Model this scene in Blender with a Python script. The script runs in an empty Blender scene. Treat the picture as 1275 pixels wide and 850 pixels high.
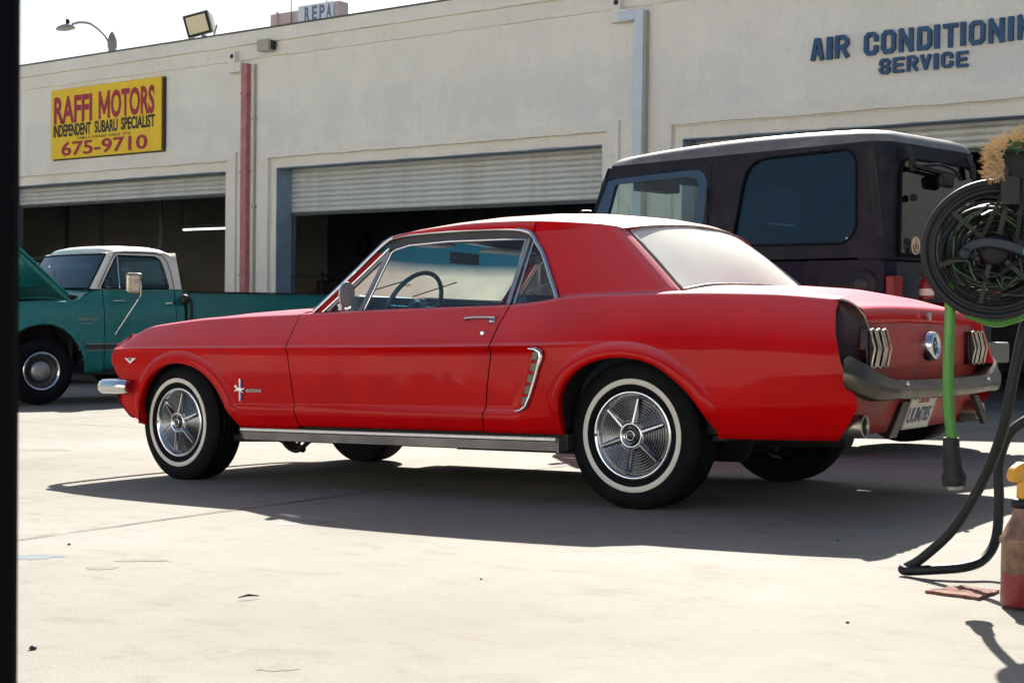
import bpy, bmesh, math, random
from math import *
from mathutils import Vector, Matrix, noise
random.seed(7)
sc = bpy.context.scene
COL = sc.collection

# ------------------------------------------------------------------ camera
CZ = 0.793
cd = bpy.data.cameras.new("camera"); cam = bpy.data.objects.new("camera", cd); COL.objects.link(cam)
cd.sensor_width = 36; cd.lens = 48.27; cd.clip_start = 0.05; cd.clip_end = 2000
CR, CF, CU = Vector((.8150, .5795, .0124)), Vector((-.5793, .8148, -.0213)), Vector((-.0225, .0102, .9997))
cam.matrix_world = Matrix(((CR.x, CU.x, -CF.x, 0), (CR.y, CU.y, -CF.y, 0), (CR.z, CU.z, -CF.z, CZ), (0, 0, 0, 1)))
cd.dof.use_dof = True; cd.dof.focus_distance = 6.2; cd.dof.aperture_fstop = 15.0
sc.camera = cam
# ------------------------------------------------------------------ sky and sun
SUN = Vector((-.55, 1.05, 1.0)).normalized()
w = bpy.data.worlds.new("World"); sc.world = w; w.use_nodes = True
nt = w.node_tree; nt.nodes.clear()
sky = nt.nodes.new('ShaderNodeTexSky'); sky.sky_type = 'NISHITA'; sky.sun_disc = False
sky.sun_elevation = asin(SUN.z); sky.sun_rotation = atan2(SUN.x, SUN.y)
sky.dust_density = 1.8; sky.air_density = 1.2; sky.ozone_density = 1.0; sky.altitude = 30
bg = nt.nodes.new('ShaderNodeBackground'); bg.inputs[1].default_value = 0.05
wo = nt.nodes.new('ShaderNodeOutputWorld')
nt.links.new(sky.outputs[0], bg.inputs[0]); nt.links.new(bg.outputs[0], wo.inputs[0])
sl = bpy.data.lights.new("sun", 'SUN'); sl.energy = 5.0; sl.angle = radians(.53); sl.color = (1, .95, .86)
so = bpy.data.objects.new("sun", sl); COL.objects.link(so)
so.rotation_euler = (-SUN).to_track_quat('-Z', 'Y').to_euler()
sc.view_settings.view_transform = 'Standard'; sc.view_settings.look = 'None'
sc.view_settings.exposure = 1.46; sc.view_settings.gamma = 1.0
sc.render.engine = 'CYCLES'
sc.cycles.use_denoising = True
sc.cycles.max_bounces = 10; sc.cycles.transparent_max_bounces = 16; sc.cycles.caustics_reflective = False

# ------------------------------------------------------------------ materials
MATS = {}
def new_mat(name):
    m = bpy.data.materials.new(name); m.use_nodes = True; m.node_tree.nodes.clear(); MATS[name] = m
    return m, m.node_tree
def N(t, typ, **kw):
    n = t.nodes.new(typ)
    for k, v in kw.items():
        if k.startswith('i_'):
            n.inputs[k[2:].replace('_', ' ')].default_value = v
        else: setattr(n, k, v)
    return n
def ramp(t, src, stops):
    r = t.nodes.new('ShaderNodeValToRGB'); e = r.color_ramp.elements
    e[0].position, e[0].color = stops[0][0], (*stops[0][1], 1)
    e[1].position, e[1].color = stops[-1][0], (*stops[-1][1], 1)
    for p, c in stops[1:-1]:
        x = e.new(p); x.color = (*c, 1)
    t.links.new(src, r.inputs[0]); return r
def mixc(t, fac, a, b):
    m = t.nodes.new('ShaderNodeMix'); m.data_type = 'RGBA'
    for s, i in ((fac, 0), (a, 6), (b, 7)):
        if isinstance(s, (int, float)): m.inputs[i].default_value = s
        elif isinstance(s, tuple): m.inputs[i].default_value = (*s, 1)
        else: t.links.new(s, m.inputs[i])
    return m.outputs[2]
def tex(t, scale, detail=4, rough=.55, stretch=None, coord='Object'):
    tc = t.nodes.new('ShaderNodeTexCoord'); n = t.nodes.new('ShaderNodeTexNoise')
    n.inputs['Scale'].default_value = scale; n.inputs['Detail'].default_value = detail; n.inputs['Roughness'].default_value = rough
    src = tc.outputs[coord]
    if stretch:
        mp = t.nodes.new('ShaderNodeMapping'); mp.inputs['Scale'].default_value = stretch
        t.links.new(src, mp.inputs[0]); src = mp.outputs[0]
    t.links.new(src, n.inputs['Vector']); return n.outputs['Fac']
def pbr(name, col, rough=.5, metal=0.0, var=.0, vscale=8, bump=0, bscale=60, coat=0, spec=.5, dirt=None, dscale=3, dthr=(.5, .7), rvar=0, stretch=None, coord='Object'):
    m, t = new_mat(name)
    b = t.nodes.new('ShaderNodeBsdfPrincipled'); o = t.nodes.new('ShaderNodeOutputMaterial')
    t.links.new(b.outputs[0], o.inputs[0])
    b.inputs['Base Color'].default_value = (*col, 1); b.inputs['Roughness'].default_value = rough
    b.inputs['Metallic'].default_value = metal; b.inputs['Coat Weight'].default_value = coat
    b.inputs['Coat Roughness'].default_value = .08; b.inputs['Specular IOR Level'].default_value = spec
    c = None
    if var:
        f = tex(t, vscale, 5, stretch=stretch, coord=coord)
        r = ramp(t, f, [(.3, tuple(max(0, x * (1 - var)) for x in col)), (.7, tuple(min(1, x * (1 + var)) for x in col))])
        c = r.outputs[0]
    if dirt:
        f = tex(t, dscale, 7, .65, stretch=stretch, coord=coord); r = ramp(t, f, [(dthr[0], (0, 0, 0)), (dthr[1], (1, 1, 1))])
        c = mixc(t, r.outputs[0], c if c else col, dirt)
    if c: t.links.new(c, b.inputs['Base Color'])
    if rvar:
        f = tex(t, vscale * 1.7, 5, coord=coord); r = ramp(t, f, [(.3, (rough - rvar,) * 3), (.7, (rough + rvar,) * 3)])
        t.links.new(r.outputs[0], b.inputs['Roughness'])
    if bump:
        f = tex(t, bscale, 6, .6, coord=coord); bm = t.nodes.new('ShaderNodeBump'); bm.inputs['Strength'].default_value = 1
        bm.inputs['Distance'].default_value = bump; t.links.new(f, bm.inputs['Height']); t.links.new(bm.outputs[0], b.inputs['Normal'])
    return m

def concrete_mat():
    m, t = new_mat('lot_concrete')
    b = N(t, 'ShaderNodeBsdfPrincipled'); o = N(t, 'ShaderNodeOutputMaterial'); t.links.new(b.outputs[0], o.inputs[0])
    b.inputs['Roughness'].default_value = .82; b.inputs['Specular IOR Level'].default_value = .3
    f1 = tex(t, .55, 6, .6); f2 = tex(t, 9, 8, .7); f3 = tex(t, 4.5, 9, .75, (1, 1.5, 1)); f4 = tex(t, 160, 3, .7)
    a = ramp(t, f1, [(.32, (.170, .155, .130)), (.5, (.208, .195, .168)), (.68, (.240, .228, .203))]).outputs[0]
    c = mixc(t, ramp(t, f3, [(.52, (0, 0, 0)), (.66, (.5,) * 3)]).outputs[0], a, (.128, .112, .088))
    c = mixc(t, ramp(t, f2, [(.54, (0, 0, 0)), (.70, (.55,) * 3)]).outputs[0], c, (.195, .172, .142))
    c = mixc(t, ramp(t, f4, [(.3, (.16,) * 3), (.55, (0, 0, 0))]).outputs[0], c, (.15, .14, .125))
    # pits and grit
    vp = N(t, 'ShaderNodeTexVoronoi'); vp.inputs['Scale'].default_value = 26; tp = N(t, 'ShaderNodeTexCoord'); t.links.new(tp.outputs['Object'], vp.inputs['Vector'])
    c = mixc(t, ramp(t, vp.outputs['Distance'], [(.05, (.6,) * 3), (.11, (0, 0, 0))]).outputs[0], c, (.11, .10, .085))
    # oil drips
    v = N(t, 'ShaderNodeTexVoronoi'); v.inputs['Scale'].default_value = 1.7; tc = N(t, 'ShaderNodeTexCoord'); t.links.new(tc.outputs['Object'], v.inputs['Vector'])
    c = mixc(t, ramp(t, v.outputs['Distance'], [(.008, (.8,) * 3), (.022, (0, 0, 0))]).outputs[0], c, (.05, .045, .04))
    sp = tex(t, 3.1, 3, .5, (1.0, 1.0, 1)); st = ramp(t, sp, [(.70, (0, 0, 0)), (.78, (.55,) * 3)])
    c = mixc(t, st.outputs[0], c, (.11, .10, .088))
    t.links.new(c, b.inputs['Base Color'])
    bm = N(t, 'ShaderNodeBump'); bm.inputs['Distance'].default_value = .004; bm.inputs['Strength'].default_value = .6
    mx = N(t, 'ShaderNodeMath', operation='ADD'); t.links.new(f2, mx.inputs[0]); t.links.new(f4, mx.inputs[1]); t.links.new(mx.outputs[0], bm.inputs['Height'])
    t.links.new(bm.outputs[0], b.inputs['Normal'])
concrete_mat()
def stucco_mat(name, base, patch):
    m, t = new_mat(name)
    b = N(t, 'ShaderNodeBsdfPrincipled'); o = N(t, 'ShaderNodeOutputMaterial'); t.links.new(b.outputs[0], o.inputs[0])
    b.inputs['Roughness'].default_value = .9; b.inputs['Specular IOR Level'].default_value = .2
    f1 = tex(t, .8, 6, .6); f2 = tex(t, 3.4, 8, .7, (1.3, 1, .45)); f3 = tex(t, 26, 6, .75)
    a = ramp(t, f1, [(.3, tuple(x * .93 for x in base)), (.7, tuple(min(1, x * 1.05) for x in base))]).outputs[0]
    # painted-over patches, slightly bluish grey
    sp = N(t, 'ShaderNodeSeparateXYZ'); tc = N(t, 'ShaderNodeTexCoord'); t.links.new(tc.outputs['Object'], sp.inputs[0])
    zz = N(t, 'ShaderNodeMapRange'); zz.inputs[1].default_value = 3.55; zz.inputs[2].default_value = 3.7; t.links.new(sp.outputs[2], zz.inputs[0])
    zt = N(t, 'ShaderNodeMapRange'); zt.inputs[1].default_value = 4.5; zt.inputs[2].default_value = 4.3; t.links.new(sp.outputs[2], zt.inputs[0])
    ml = N(t, 'ShaderNodeMath', operation='MULTIPLY'); t.links.new(zz.outputs[0], ml.inputs[0]); t.links.new(zt.outputs[0], ml.inputs[1])
    pf = ramp(t, tex(t, 1.1, 9, .72, (1, 1, .8)), [(.47, (0, 0, 0)), (.53, (.45,) * 3)])
    m2 = N(t, 'ShaderNodeMath', operation='MULTIPLY'); t.links.new(pf.outputs[0], m2.inputs[0]); t.links.new(ml.outputs[0], m2.inputs[1])
    c = mixc(t, m2.outputs[0], a, patch)
    st = ramp(t, tex(t, 5, 9, .8, (2.4, 1, .5)), [(.53, (0, 0, 0)), (.73, (.48,) * 3)])
    c = mixc(t, st.outputs[0], c, tuple(x * .72 for x in base))
    sg = ramp(t, tex(t, 14, 9, .8), [(.30, (.8,) * 3), (.43, (0, 0, 0))])
    c = mixc(t, sg.outputs[0], c, tuple(x * .7 for x in base))
    t.links.new(c, b.inputs['Base Color'])
    bm = N(t, 'ShaderNodeBump'); bm.inputs['Distance'].default_value = .03; bm.inputs['Strength'].default_value = .8
    t.links.new(f3, bm.inputs['Height']); t.links.new(bm.outputs[0], b.inputs['Normal'])
    return m
stucco_mat('stucco', (.91, .865, .785), (.77, .78, .775))
pbr('stucco_far', (.78, .74, .67), .9, var=.05, vscale=1)
stucco_mat('stucco_trim', (.91, .86, .775), (.91, .86, .775))

def car_paint(name, col, dust, top0=.55, top1=.93, dmax=.8, rough=.16, spec=.5, coat=.22, chips=None, chipcol=(.12, .03, .02)):
    m, t = new_mat(name)
    b = N(t, 'ShaderNodeBsdfPrincipled'); o = N(t, 'ShaderNodeOutputMaterial'); t.links.new(b.outputs[0], o.inputs[0])
    b.inputs['Specular IOR Level'].default_value = spec; b.inputs['Coat Weight'].default_value = .15; b.inputs['Coat Roughness'].default_value = .10
    f = tex(t, 3.5, 6, .6); f2 = tex(t, 40, 6, .7)
    c = ramp(t, f, [(.3, tuple(x * .85 for x in col)), (.7, tuple(min(1, x * 1.12) for x in col))]).outputs[0]
    # dust on upward faces, painted-in sky sheen where it starts low; thin film everywhere
    g = N(t, 'ShaderNodeNewGeometry'); s = N(t, 'ShaderNodeSeparateXYZ'); t.links.new(g.outputs['Normal'], s.inputs[0])
    mr = N(t, 'ShaderNodeMapRange'); mr.inputs[1].default_value = top0; mr.inputs[2].default_value = top1; mr.inputs[4].default_value = dmax; t.links.new(s.outputs[2], mr.inputs[0])
    film = ramp(t, f2, [(.6, (.0,) * 3), (.9, (.012,) * 3)])
    ad = N(t, 'ShaderNodeMath', operation='ADD'); ad.use_clamp = True; t.links.new(mr.outputs[0], ad.inputs[0]); t.links.new(film.outputs[0], ad.inputs[1])
    c = mixc(t, ad.outputs[0], c, dust)
    if chips:
        ch = ramp(t, tex(t, 14, 9, .8), [(chips, (0, 0, 0)), (chips + .02, (1, 1, 1))])
        c = mixc(t, ch.outputs[0], c, chipcol)
    t.links.new(c, b.inputs['Base Color'])
    rr = N(t, 'ShaderNodeMapRange'); rr.inputs[3].default_value = rough; rr.inputs[4].default_value = .62; t.links.new(ad.outputs[0], rr.inputs[0]); t.links.new(rr.outputs[0], b.inputs['Roughness'])
    cw = N(t, 'ShaderNodeMapRange'); cw.inputs[3].default_value = coat; cw.inputs[4].default_value = .0; t.links.new(ad.outputs[0], cw.inputs[0]); t.links.new(cw.outputs[0], b.inputs['Coat Weight'])
    sw_ = N(t, 'ShaderNodeMapRange'); sw_.inputs[3].default_value = spec; sw_.inputs[4].default_value = .02; t.links.new(ad.outputs[0], sw_.inputs[0]); t.links.new(sw_.outputs[0], b.inputs['Specular IOR Level'])
    cr = ramp(t, tex(t, 22, 6, .7), [(.35, (.03,) * 3), (.7, (.09,) * 3)]); t.links.new(cr.outputs[0], b.inputs['Coat Roughness'])
    bm = N(t, 'ShaderNodeBump'); bm.inputs['Distance'].default_value = .016; bm.inputs['Strength'].default_value = .30
    t.links.new(tex(t, 2.2, 3, .45), bm.inputs['Height']); t.links.new(bm.outputs[0], b.inputs['Normal']); t.links.new(bm.outputs[0], b.inputs['Coat Normal'])
    return m
car_paint('red_paint', (.46, .0020, .0032), (.57, .20, .25), .24, .95, .85, spec=.02, rough=.30)  # dust starts low so tilted sides carry a painted-in sky reflection
car_paint('red_roof_paint', (.38, .0025, .006), (.60, .36, .29), .45, .97, .9, spec=.14, rough=.3)
car_paint('green_paint', (.012, .165, .165), (.09, .25, .24), .6, .95, .5, rough=.25)
car_paint('cream_paint', (.74, .69, .62), (.80, .74, .64), .6, .95, .4, rough=.3)
car_paint('jeep_body_paint', (.010, .009, .024), (.10, .09, .12), .6, .95, .4, rough=.25, spec=.04, coat=.06)
def dusty_glass(name, dust, amount, avar, tint=(.9, .93, .9), trl=.5, band=None, refl=.045):
    m, t = new_mat(name)
    o = N(t, 'ShaderNodeOutputMaterial')
    tr = N(t, 'ShaderNodeBsdfTransparent'); tr.inputs[0].default_value = (*tint, 1)
    gl = N(t, 'ShaderNodeBsdfGlossy'); gl.inputs['Roughness'].default_value = .02; gl.inputs[0].default_value = (1, 1, 1, 1)
    lw = N(t, 'ShaderNodeLayerWeight'); lw.inputs[0].default_value = .5; pw = N(t, 'ShaderNodeMath', operation='POWER'); pw.inputs[1].default_value = 4.0; t.links.new(lw.outputs['Facing'], pw.inputs[0])
    fr = N(t, 'ShaderNodeMath', operation='MULTIPLY_ADD'); fr.inputs[1].default_value = .9; fr.inputs[2].default_value = refl; t.links.new(pw.outputs[0], fr.inputs[0])
    a = N(t, 'ShaderNodeMixShader'); t.links.new(fr.outputs[0], a.inputs[0]); t.links.new(tr.outputs[0], a.inputs[1]); t.links.new(gl.outputs[0], a.inputs[2])
    if amount > 0:
        df = N(t, 'ShaderNodeBsdfDiffuse'); df.inputs[0].default_value = (*dust, 1)
        tl = N(t, 'ShaderNodeBsdfTranslucent'); tl.inputs[0].default_value = (*dust, 1)
        d = N(t, 'ShaderNodeMixShader'); d.inputs[0].default_value = trl; t.links.new(df.outputs[0], d.inputs[1]); t.links.new(tl.outputs[0], d.inputs[2])
        r = ramp(t, tex(t, 3.2, 7, .65), [(.3, (max(0, amount - avar),) * 3), (.7, (min(1, amount + avar),) * 3)])
        x = N(t, 'ShaderNodeMixShader'); t.links.new(r.outputs[0], x.inputs[0]); t.links.new(a.outputs[0], x.inputs[1]); t.links.new(d.outputs[0], x.inputs[2])
        a = x
    if band:
        sp = N(t, 'ShaderNodeSeparateXYZ'); tc = N(t, 'ShaderNodeTexCoord'); t.links.new(tc.outputs['Object'], sp.inputs[0])
        mr = N(t, 'ShaderNodeMapRange'); mr.inputs[1].default_value = band[0]; mr.inputs[2].default_value = band[1]; t.links.new(sp.outputs[2], mr.inputs[0])
        bt = N(t, 'ShaderNodeMixShader'); bt.inputs[0].default_value = .45; b1 = N(t, 'ShaderNodeBsdfTransparent'); b1.inputs[0].default_value = (.03, .14, .22, 1)
        b2 = N(t, 'ShaderNodeBsdfTranslucent'); b2.inputs[0].default_value = (.003, .045, .075, 1); t.links.new(b1.outputs[0], bt.inputs[1]); t.links.new(b2.outputs[0], bt.inputs[2])
        y = N(t, 'ShaderNodeMixShader'); t.links.new(mr.outputs[0], y.inputs[0]); t.links.new(a.outputs[0], y.inputs[1]); t.links.new(bt.outputs[0], y.inputs[2]); a = y
    t.links.new(a.outputs[0], o.inputs[0]); return m
dusty_glass('dusty_windshield', (.60, .59, .50), .42, .07, band=(1.055, 1.12))
dusty_glass('dusty_rear_glass', (.80, .79, .72), .95, .04, trl=.12)
dusty_glass('side_glass', (.6, .6, .55), .035, .03, (.80, .88, .88))
dusty_glass('blue_glass', (.02, .10, .16), .30, .1, (.13, .27, .38), trl=.2)
dusty_glass('truck_glass', (.2, .3, .35), .06, .05, (.35, .5, .55))

pbr('chrome', (.62, .64, .67), .13, 1.0, rvar=.07, vscale=30)
pbr('old_chrome', (.42, .38, .32), .34, 1.0, dirt=(.10, .07, .05), dscale=18, dthr=(.5, .75), rvar=.12)
pbr('rocker_metal', (.15, .15, .16), .36, .9, var=.25, vscale=5, rvar=.08)
pbr('dull_metal', (.34, .34, .35), .42, .9, var=.2, rvar=.1)
pbr('bumper_bare', (.085, .073, .056), .34, .75, var=.2, vscale=6, dirt=(.06, .05, .04), dscale=5, dthr=(.5, .8), rvar=.08)
pbr('ribbed_trim_dark', (.04, .04, .045), .4)
pbr('rubber', (.006, .007, .009), .8, var=.4, spec=.12, vscale=14, bump=.001, bscale=90)
pbr('whitewall', (.66, .64, .60), .7, var=.08, vscale=12)
pbr('black_void', (.006, .006, .007), .8)
pbr('underbody', (.012, .011, .010), .8, var=.5, vscale=20)
pbr('tail_panel_red', (.36, .024, .018), .5, var=.25, vscale=10, dirt=(.20, .03, .025), dscale=6)
pbr('rusty_primer', (.020, .014, .022), .5, var=.4, dirt=(.10, .016, .014), dscale=14, dthr=(.5, .62))
pbr('tail_lens', (.03, .002, .002), .2, coat=.2)
pbr('interior_dark', (.008, .015, .03), .6)
pbr('interior_blue', (.012, .07, .12), .5)
pbr('interior_light', (.62, .62, .57), .6)
pbr('interior_door', (.02, .05, .07), .6)
pbr('plate_white', (.62, .58, .52), .5)
pbr('plate_ink', (.03, .04, .12), .5)
pbr('plate_red', (.45, .06, .05), .5)
pbr('emblem_red', (.4, .02, .02), .4)
pbr('emblem_blue', (.02, .05, .3), .4)
pbr('sign_yellow', (.86, .56, .02), .55, var=.06, vscale=3, dirt=(.45, .3, .03), dscale=4, dthr=(.55, .85))
pbr('sign_maroon', (.36, .018, .045), .55, var=.1)
pbr('sign_black', (.012, .018, .022), .6)
pbr('sign_edge', (.05, .04, .03), .8)
pbr('letter_blue', (.008, .065, .17), .5, var=.2, vscale=12)
pbr('pipe_red', (.46, .17, .17), .6, var=.15, vscale=8, dirt=(.5, .33, .28), dscale=10, dthr=(.55, .8))
pbr('pipe_grey', (.58, .64, .72), .5, var=.07, vscale=4)
pbr('slat_metal', (.60, .62, .61), .5, .15, var=.08, vscale=3, dirt=(.48, .45, .36), dscale=2.5, dthr=(.5, .85))
pbr('jamb_paint', (.26, .34, .45), .7, var=.12, vscale=5)
pbr('roof_cap', (.10, .10, .11), .7)
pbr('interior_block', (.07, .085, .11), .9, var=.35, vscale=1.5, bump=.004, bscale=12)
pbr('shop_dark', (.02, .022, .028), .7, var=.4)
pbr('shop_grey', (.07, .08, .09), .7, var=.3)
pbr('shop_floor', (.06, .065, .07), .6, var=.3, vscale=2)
pbr('black_plastic', (.008, .009, .012), .45, rvar=.1, spec=.25)
pbr('black_post', (.002, .0025, .004), .7, spec=.08)
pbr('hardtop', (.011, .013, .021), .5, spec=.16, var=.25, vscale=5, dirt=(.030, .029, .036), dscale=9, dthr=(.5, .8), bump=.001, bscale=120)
pbr('grey_box', (.17, .17, .15), .6)
pbr('green_hose', (.035, .20, .012), .3, var=.12, vscale=30, coat=.3)
pbr('green_hose_deep_shade', (.005, .020, .008), .35, var=.5, vscale=20, coat=.3)
pbr('black_hose', (.008, .010, .013), .5, spec=.3, bump=.0006, bscale=200)
pbr('reel_grey', (.02, .032, .045), .5, spec=.3)
pbr('planter_grey', (.018, .020, .020), .7, spec=.2)
pbr('straw', (.44, .31, .17), .85, var=.25, vscale=30)
pbr('yellow_plastic', (.62, .30, .010), .4, dirt=(.42, .32, .18), dscale=30, dthr=(.45, .7))
pbr('white_plastic', (.66, .62, .54), .45, dirt=(.45, .3, .15), dscale=40)
pbr('flat_pink', (.20, .085, .065), .85, var=.35, vscale=60, dirt=(.10, .04, .03), dscale=90, bump=.004, bscale=150)
pbr('lens_amber', (.75, .65, .4), .3)
pbr('fixture_metal', (.40, .37, .32), .5, var=.1)
pbr('rooftop_pink', (.60, .46, .44), .7, var=.08)
pbr('rooftop_white', (.74, .76, .78), .6)
pbr('rooftop_ink', (.17, .2, .32), .6)
pbr('red_plastic', (.20, .005, .008), .4)
dusty_glass('jeep_door_glass', (.3, .35, .35), .10, .08, (.66, .80, .77))
dusty_glass('jeep_tint', (.003, .04, .085), .40, .12, (.02, .06, .11), trl=.2, refl=.06)
dusty_glass('jeep_rear_glass', (.12, .11, .10), .04, .03, (.04, .045, .05), refl=.10)
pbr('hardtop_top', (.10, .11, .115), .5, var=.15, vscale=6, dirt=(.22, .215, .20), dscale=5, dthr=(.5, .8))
pbr('door_blue_dark', (.008, .010, .018), .5)
pbr('leaf_green', (.02, .07, .015), .7)
pbr('tag_white', (.7, .7, .7), .6)
pbr('grille_dark', (.02, .02, .02), .5)
m, t = new_mat('tube_light'); e = N(t, 'ShaderNodeEmission'); e.inputs[0].default_value = (.8, 1, .85, 1); e.inputs[1].default_value = 1.1
t.links.new(e.outputs[0], N(t, 'ShaderNodeOutputMaterial').inputs[0])
# bottle: translucent grimy plastic with pink liquid in the lower part
m, t = new_mat('bottle_plastic'); b = N(t, 'ShaderNodeBsdfPrincipled'); t.links.new(b.outputs[0], N(t, 'ShaderNodeOutputMaterial').inputs[0])
b.inputs['Roughness'].default_value = .35
c = mixc(t, ramp(t, tex(t, 45, 7, .7, (1, 1, .6)), [(.35, (0, 0, 0)), (.65, (1, 1, 1))]).outputs[0], (.34, .21, .13), (.13, .07, .045)); t.links.new(c, b.inputs['Base Color'])
b.inputs['Transmission Weight'].default_value = .25; b.inputs['Subsurface Weight'].default_value = .3; b.inputs['Subsurface Radius'].default_value = (.02, .012, .008)
m, t = new_mat('pink_liquid'); b = N(t, 'ShaderNodeBsdfPrincipled'); t.links.new(b.outputs[0], N(t, 'ShaderNodeOutputMaterial').inputs[0])
b.inputs['Roughness'].default_value = .3; b.inputs['Base Color'].default_value = (.22, .03, .04, 1); b.inputs['Subsurface Weight'].default_value = .4; b.inputs['Subsurface Radius'].default_value = (.02, .006, .006)

# ------------------------------------------------------------------ mesh helpers
class MB:
    def __init__(s): s.v = []; s.f = []; s.sm = []
    def add(s, vs, fs, smooth=False):
        o = len(s.v); s.v += [tuple(a) for a in vs]; s.f += [tuple(i + o for i in f) for f in fs]; s.sm += [smooth] * len(fs); return s
    def grid(s, rows, smooth=True, closed=False, flip=False):
        n = len(rows[0]); vs = [q for r in rows for q in r]; fs = []
        for i in range(len(rows) - 1):
            for j in range(n if closed else n - 1):
                a, b = i * n + j, i * n + (j + 1) % n; c, d = (i + 1) * n + (j + 1) % n, (i + 1) * n + j
                fs.append((a, d, c, b) if flip else (a, b, c, d))
        return s.add(vs, fs, smooth)
    def box(s, x0, x1, y0, y1, z0, z1):
        return s.add([(x0, y0, z0), (x1, y0, z0), (x1, y1, z0), (x0, y1, z0), (x0, y0, z1), (x1, y0, z1), (x1, y1, z1), (x0, y1, z1)],
                     [(0, 3, 2, 1), (4, 5, 6, 7), (0, 1, 5, 4), (1, 2, 6, 5), (2, 3, 7, 6), (3, 0, 4, 7)])
    def prism(s, poly, axis, a, b, smooth=False):
        # polygon in the two other axes, extruded along axis from a to b
        def P(u, v, w_): return {'x': (w_, u, v), 'y': (u, w_, v), 'z': (u, v, w_)}[axis]
        n = len(poly); vs = [P(u, v, a) for u, v in poly] + [P(u, v, b) for u, v in poly]
        return s.add(vs, [tuple(range(n)), tuple(range(2 * n - 1, n - 1, -1))] + [(i, i + n, (i + 1) % n + n, (i + 1) % n) for i in range(n)], smooth)
    def lathe(s, prof, origin=(0, 0, 0), axis='z', n=32, smooth=True, a0=0, a1=2 * pi):
        full = abs(a1 - a0 - 2 * pi) < 1e-6; k = n if full else n + 1; rows = []
        for r, h in prof:
            row = []
            for i in range(k):
                a = a0 + (a1 - a0) * i / n; c, d = r * cos(a), r * sin(a)
                q = {'z': (c, d, h), 'y': (c, h, d), 'x': (h, c, d)}[axis]
                row.append((q[0] + origin[0], q[1] + origin[1], q[2] + origin[2]))
            rows.append(row)
        return s.grid(rows, smooth, full)
    def tube(s, pts, r, n=8, closed=False, smooth=True, caps=True):
        pts = [Vector(q) for q in pts]; k = len(pts); rows = []
        up = None
        for i, q in enumerate(pts):
            a = pts[(i - 1) % k] if (closed or i > 0) else pts[i]; b = pts[(i + 1) % k] if (closed or i < k - 1) else pts[i]
            d = (b - a).normalized()
            if up is None: up = d.orthogonal().normalized()
            up = (up - d * up.dot(d)); up = up.normalized() if up.length > 1e-6 else d.orthogonal().normalized()
            sd = d.cross(up); rr = r[i] if isinstance(r, (list, tuple)) else r
            rows.append([tuple(q + (up * cos(2 * pi * j / n) + sd * sin(2 * pi * j / n)) * rr) for j in range(n)])
        if closed: rows.append(rows[0])
        s.grid(rows, smooth, True)
        if caps and not closed: s.add(rows[0], [tuple(range(n - 1, -1, -1))]); s.add(rows[-1], [tuple(range(n))])
        return s
    def ribbon(s, pts, w, th, up=(0, 1, 0), smooth=False):
        # flat bar following pts: width w across, thickness th along `up`
        pts = [Vector(q) for q in pts]; up = Vector(up); rows = []
        for i, q in enumerate(pts):
            d = (pts[min(i + 1, len(pts) - 1)] - pts[max(i - 1, 0)]).normalized(); sd = d.cross(up).normalized(); u = sd.cross(d).normalized()
            rows.append([tuple(q + sd * a * w / 2 + u * b * th / 2) for a, b in ((-1, -1), (1, -1), (1, 1), (-1, 1))])
        s.grid(rows, smooth, True); s.add(rows[0], [(3, 2, 1, 0)]); s.add(rows[-1], [(0, 1, 2, 3)]); return s
    def build(s, name, mat, parent=None, loc=None, rot=None, merge=0, bevel=0, sub=0, label=None, wn=False, solid=0):
        me = bpy.data.meshes.new(name); me.from_pydata(s.v, [], s.f)
        me.polygons.foreach_set('use_smooth', s.sm)
        bm = bmesh.new(); bm.from_mesh(me)
        if merge: bmesh.ops.remove_doubles(bm, verts=bm.verts, dist=merge); bmesh.ops.dissolve_degenerate(bm, edges=bm.edges, dist=merge)
        bmesh.ops.recalc_face_normals(bm, faces=bm.faces) if merge else None
        bm.to_mesh(me); bm.free()
        mats = mat if isinstance(mat, (list, tuple)) else [mat]
        for q in mats: me.materials.append(MATS[q])
        o = bpy.data.objects.new(name, me); COL.objects.link(o)
        if parent: o.parent = parent
        if loc: o.location = loc
        if rot: o.rotation_euler = rot
        if solid: x = o.modifiers.new('s', 'SOLIDIFY'); x.thickness = solid; x.offset = 0
        if bevel:
            x = o.modifiers.new('b', 'BEVEL'); x.width = bevel; x.segments = 2; x.limit_method = 'ANGLE'
        if sub: x = o.modifiers.new('d', 'SUBSURF'); x.levels = x.render_levels = sub
        if label: o['label'] = label
        return o
def tag(o, label, cat, group=None, kind=None):
    if label: o['label'] = label
    if cat: o['category'] = cat
    if group: o['group'] = group
    if kind: o['kind'] = kind
    return o
def empty(name, loc=(0, 0, 0), rot=(0, 0, 0)):
    o = bpy.data.objects.new(name, None); COL.objects.link(o); o.location = loc; o.rotation_euler = rot; o.empty_display_size = .1; return o
def struct(o): o['kind'] = 'structure'; return o
def copy_tree(o, parent=None):
    c = o.copy(); COL.objects.link(c)
    if parent: c.parent = parent
    for ch in [x for x in bpy.data.objects if x.parent == o]: copy_tree(ch, c)
    return c
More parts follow.
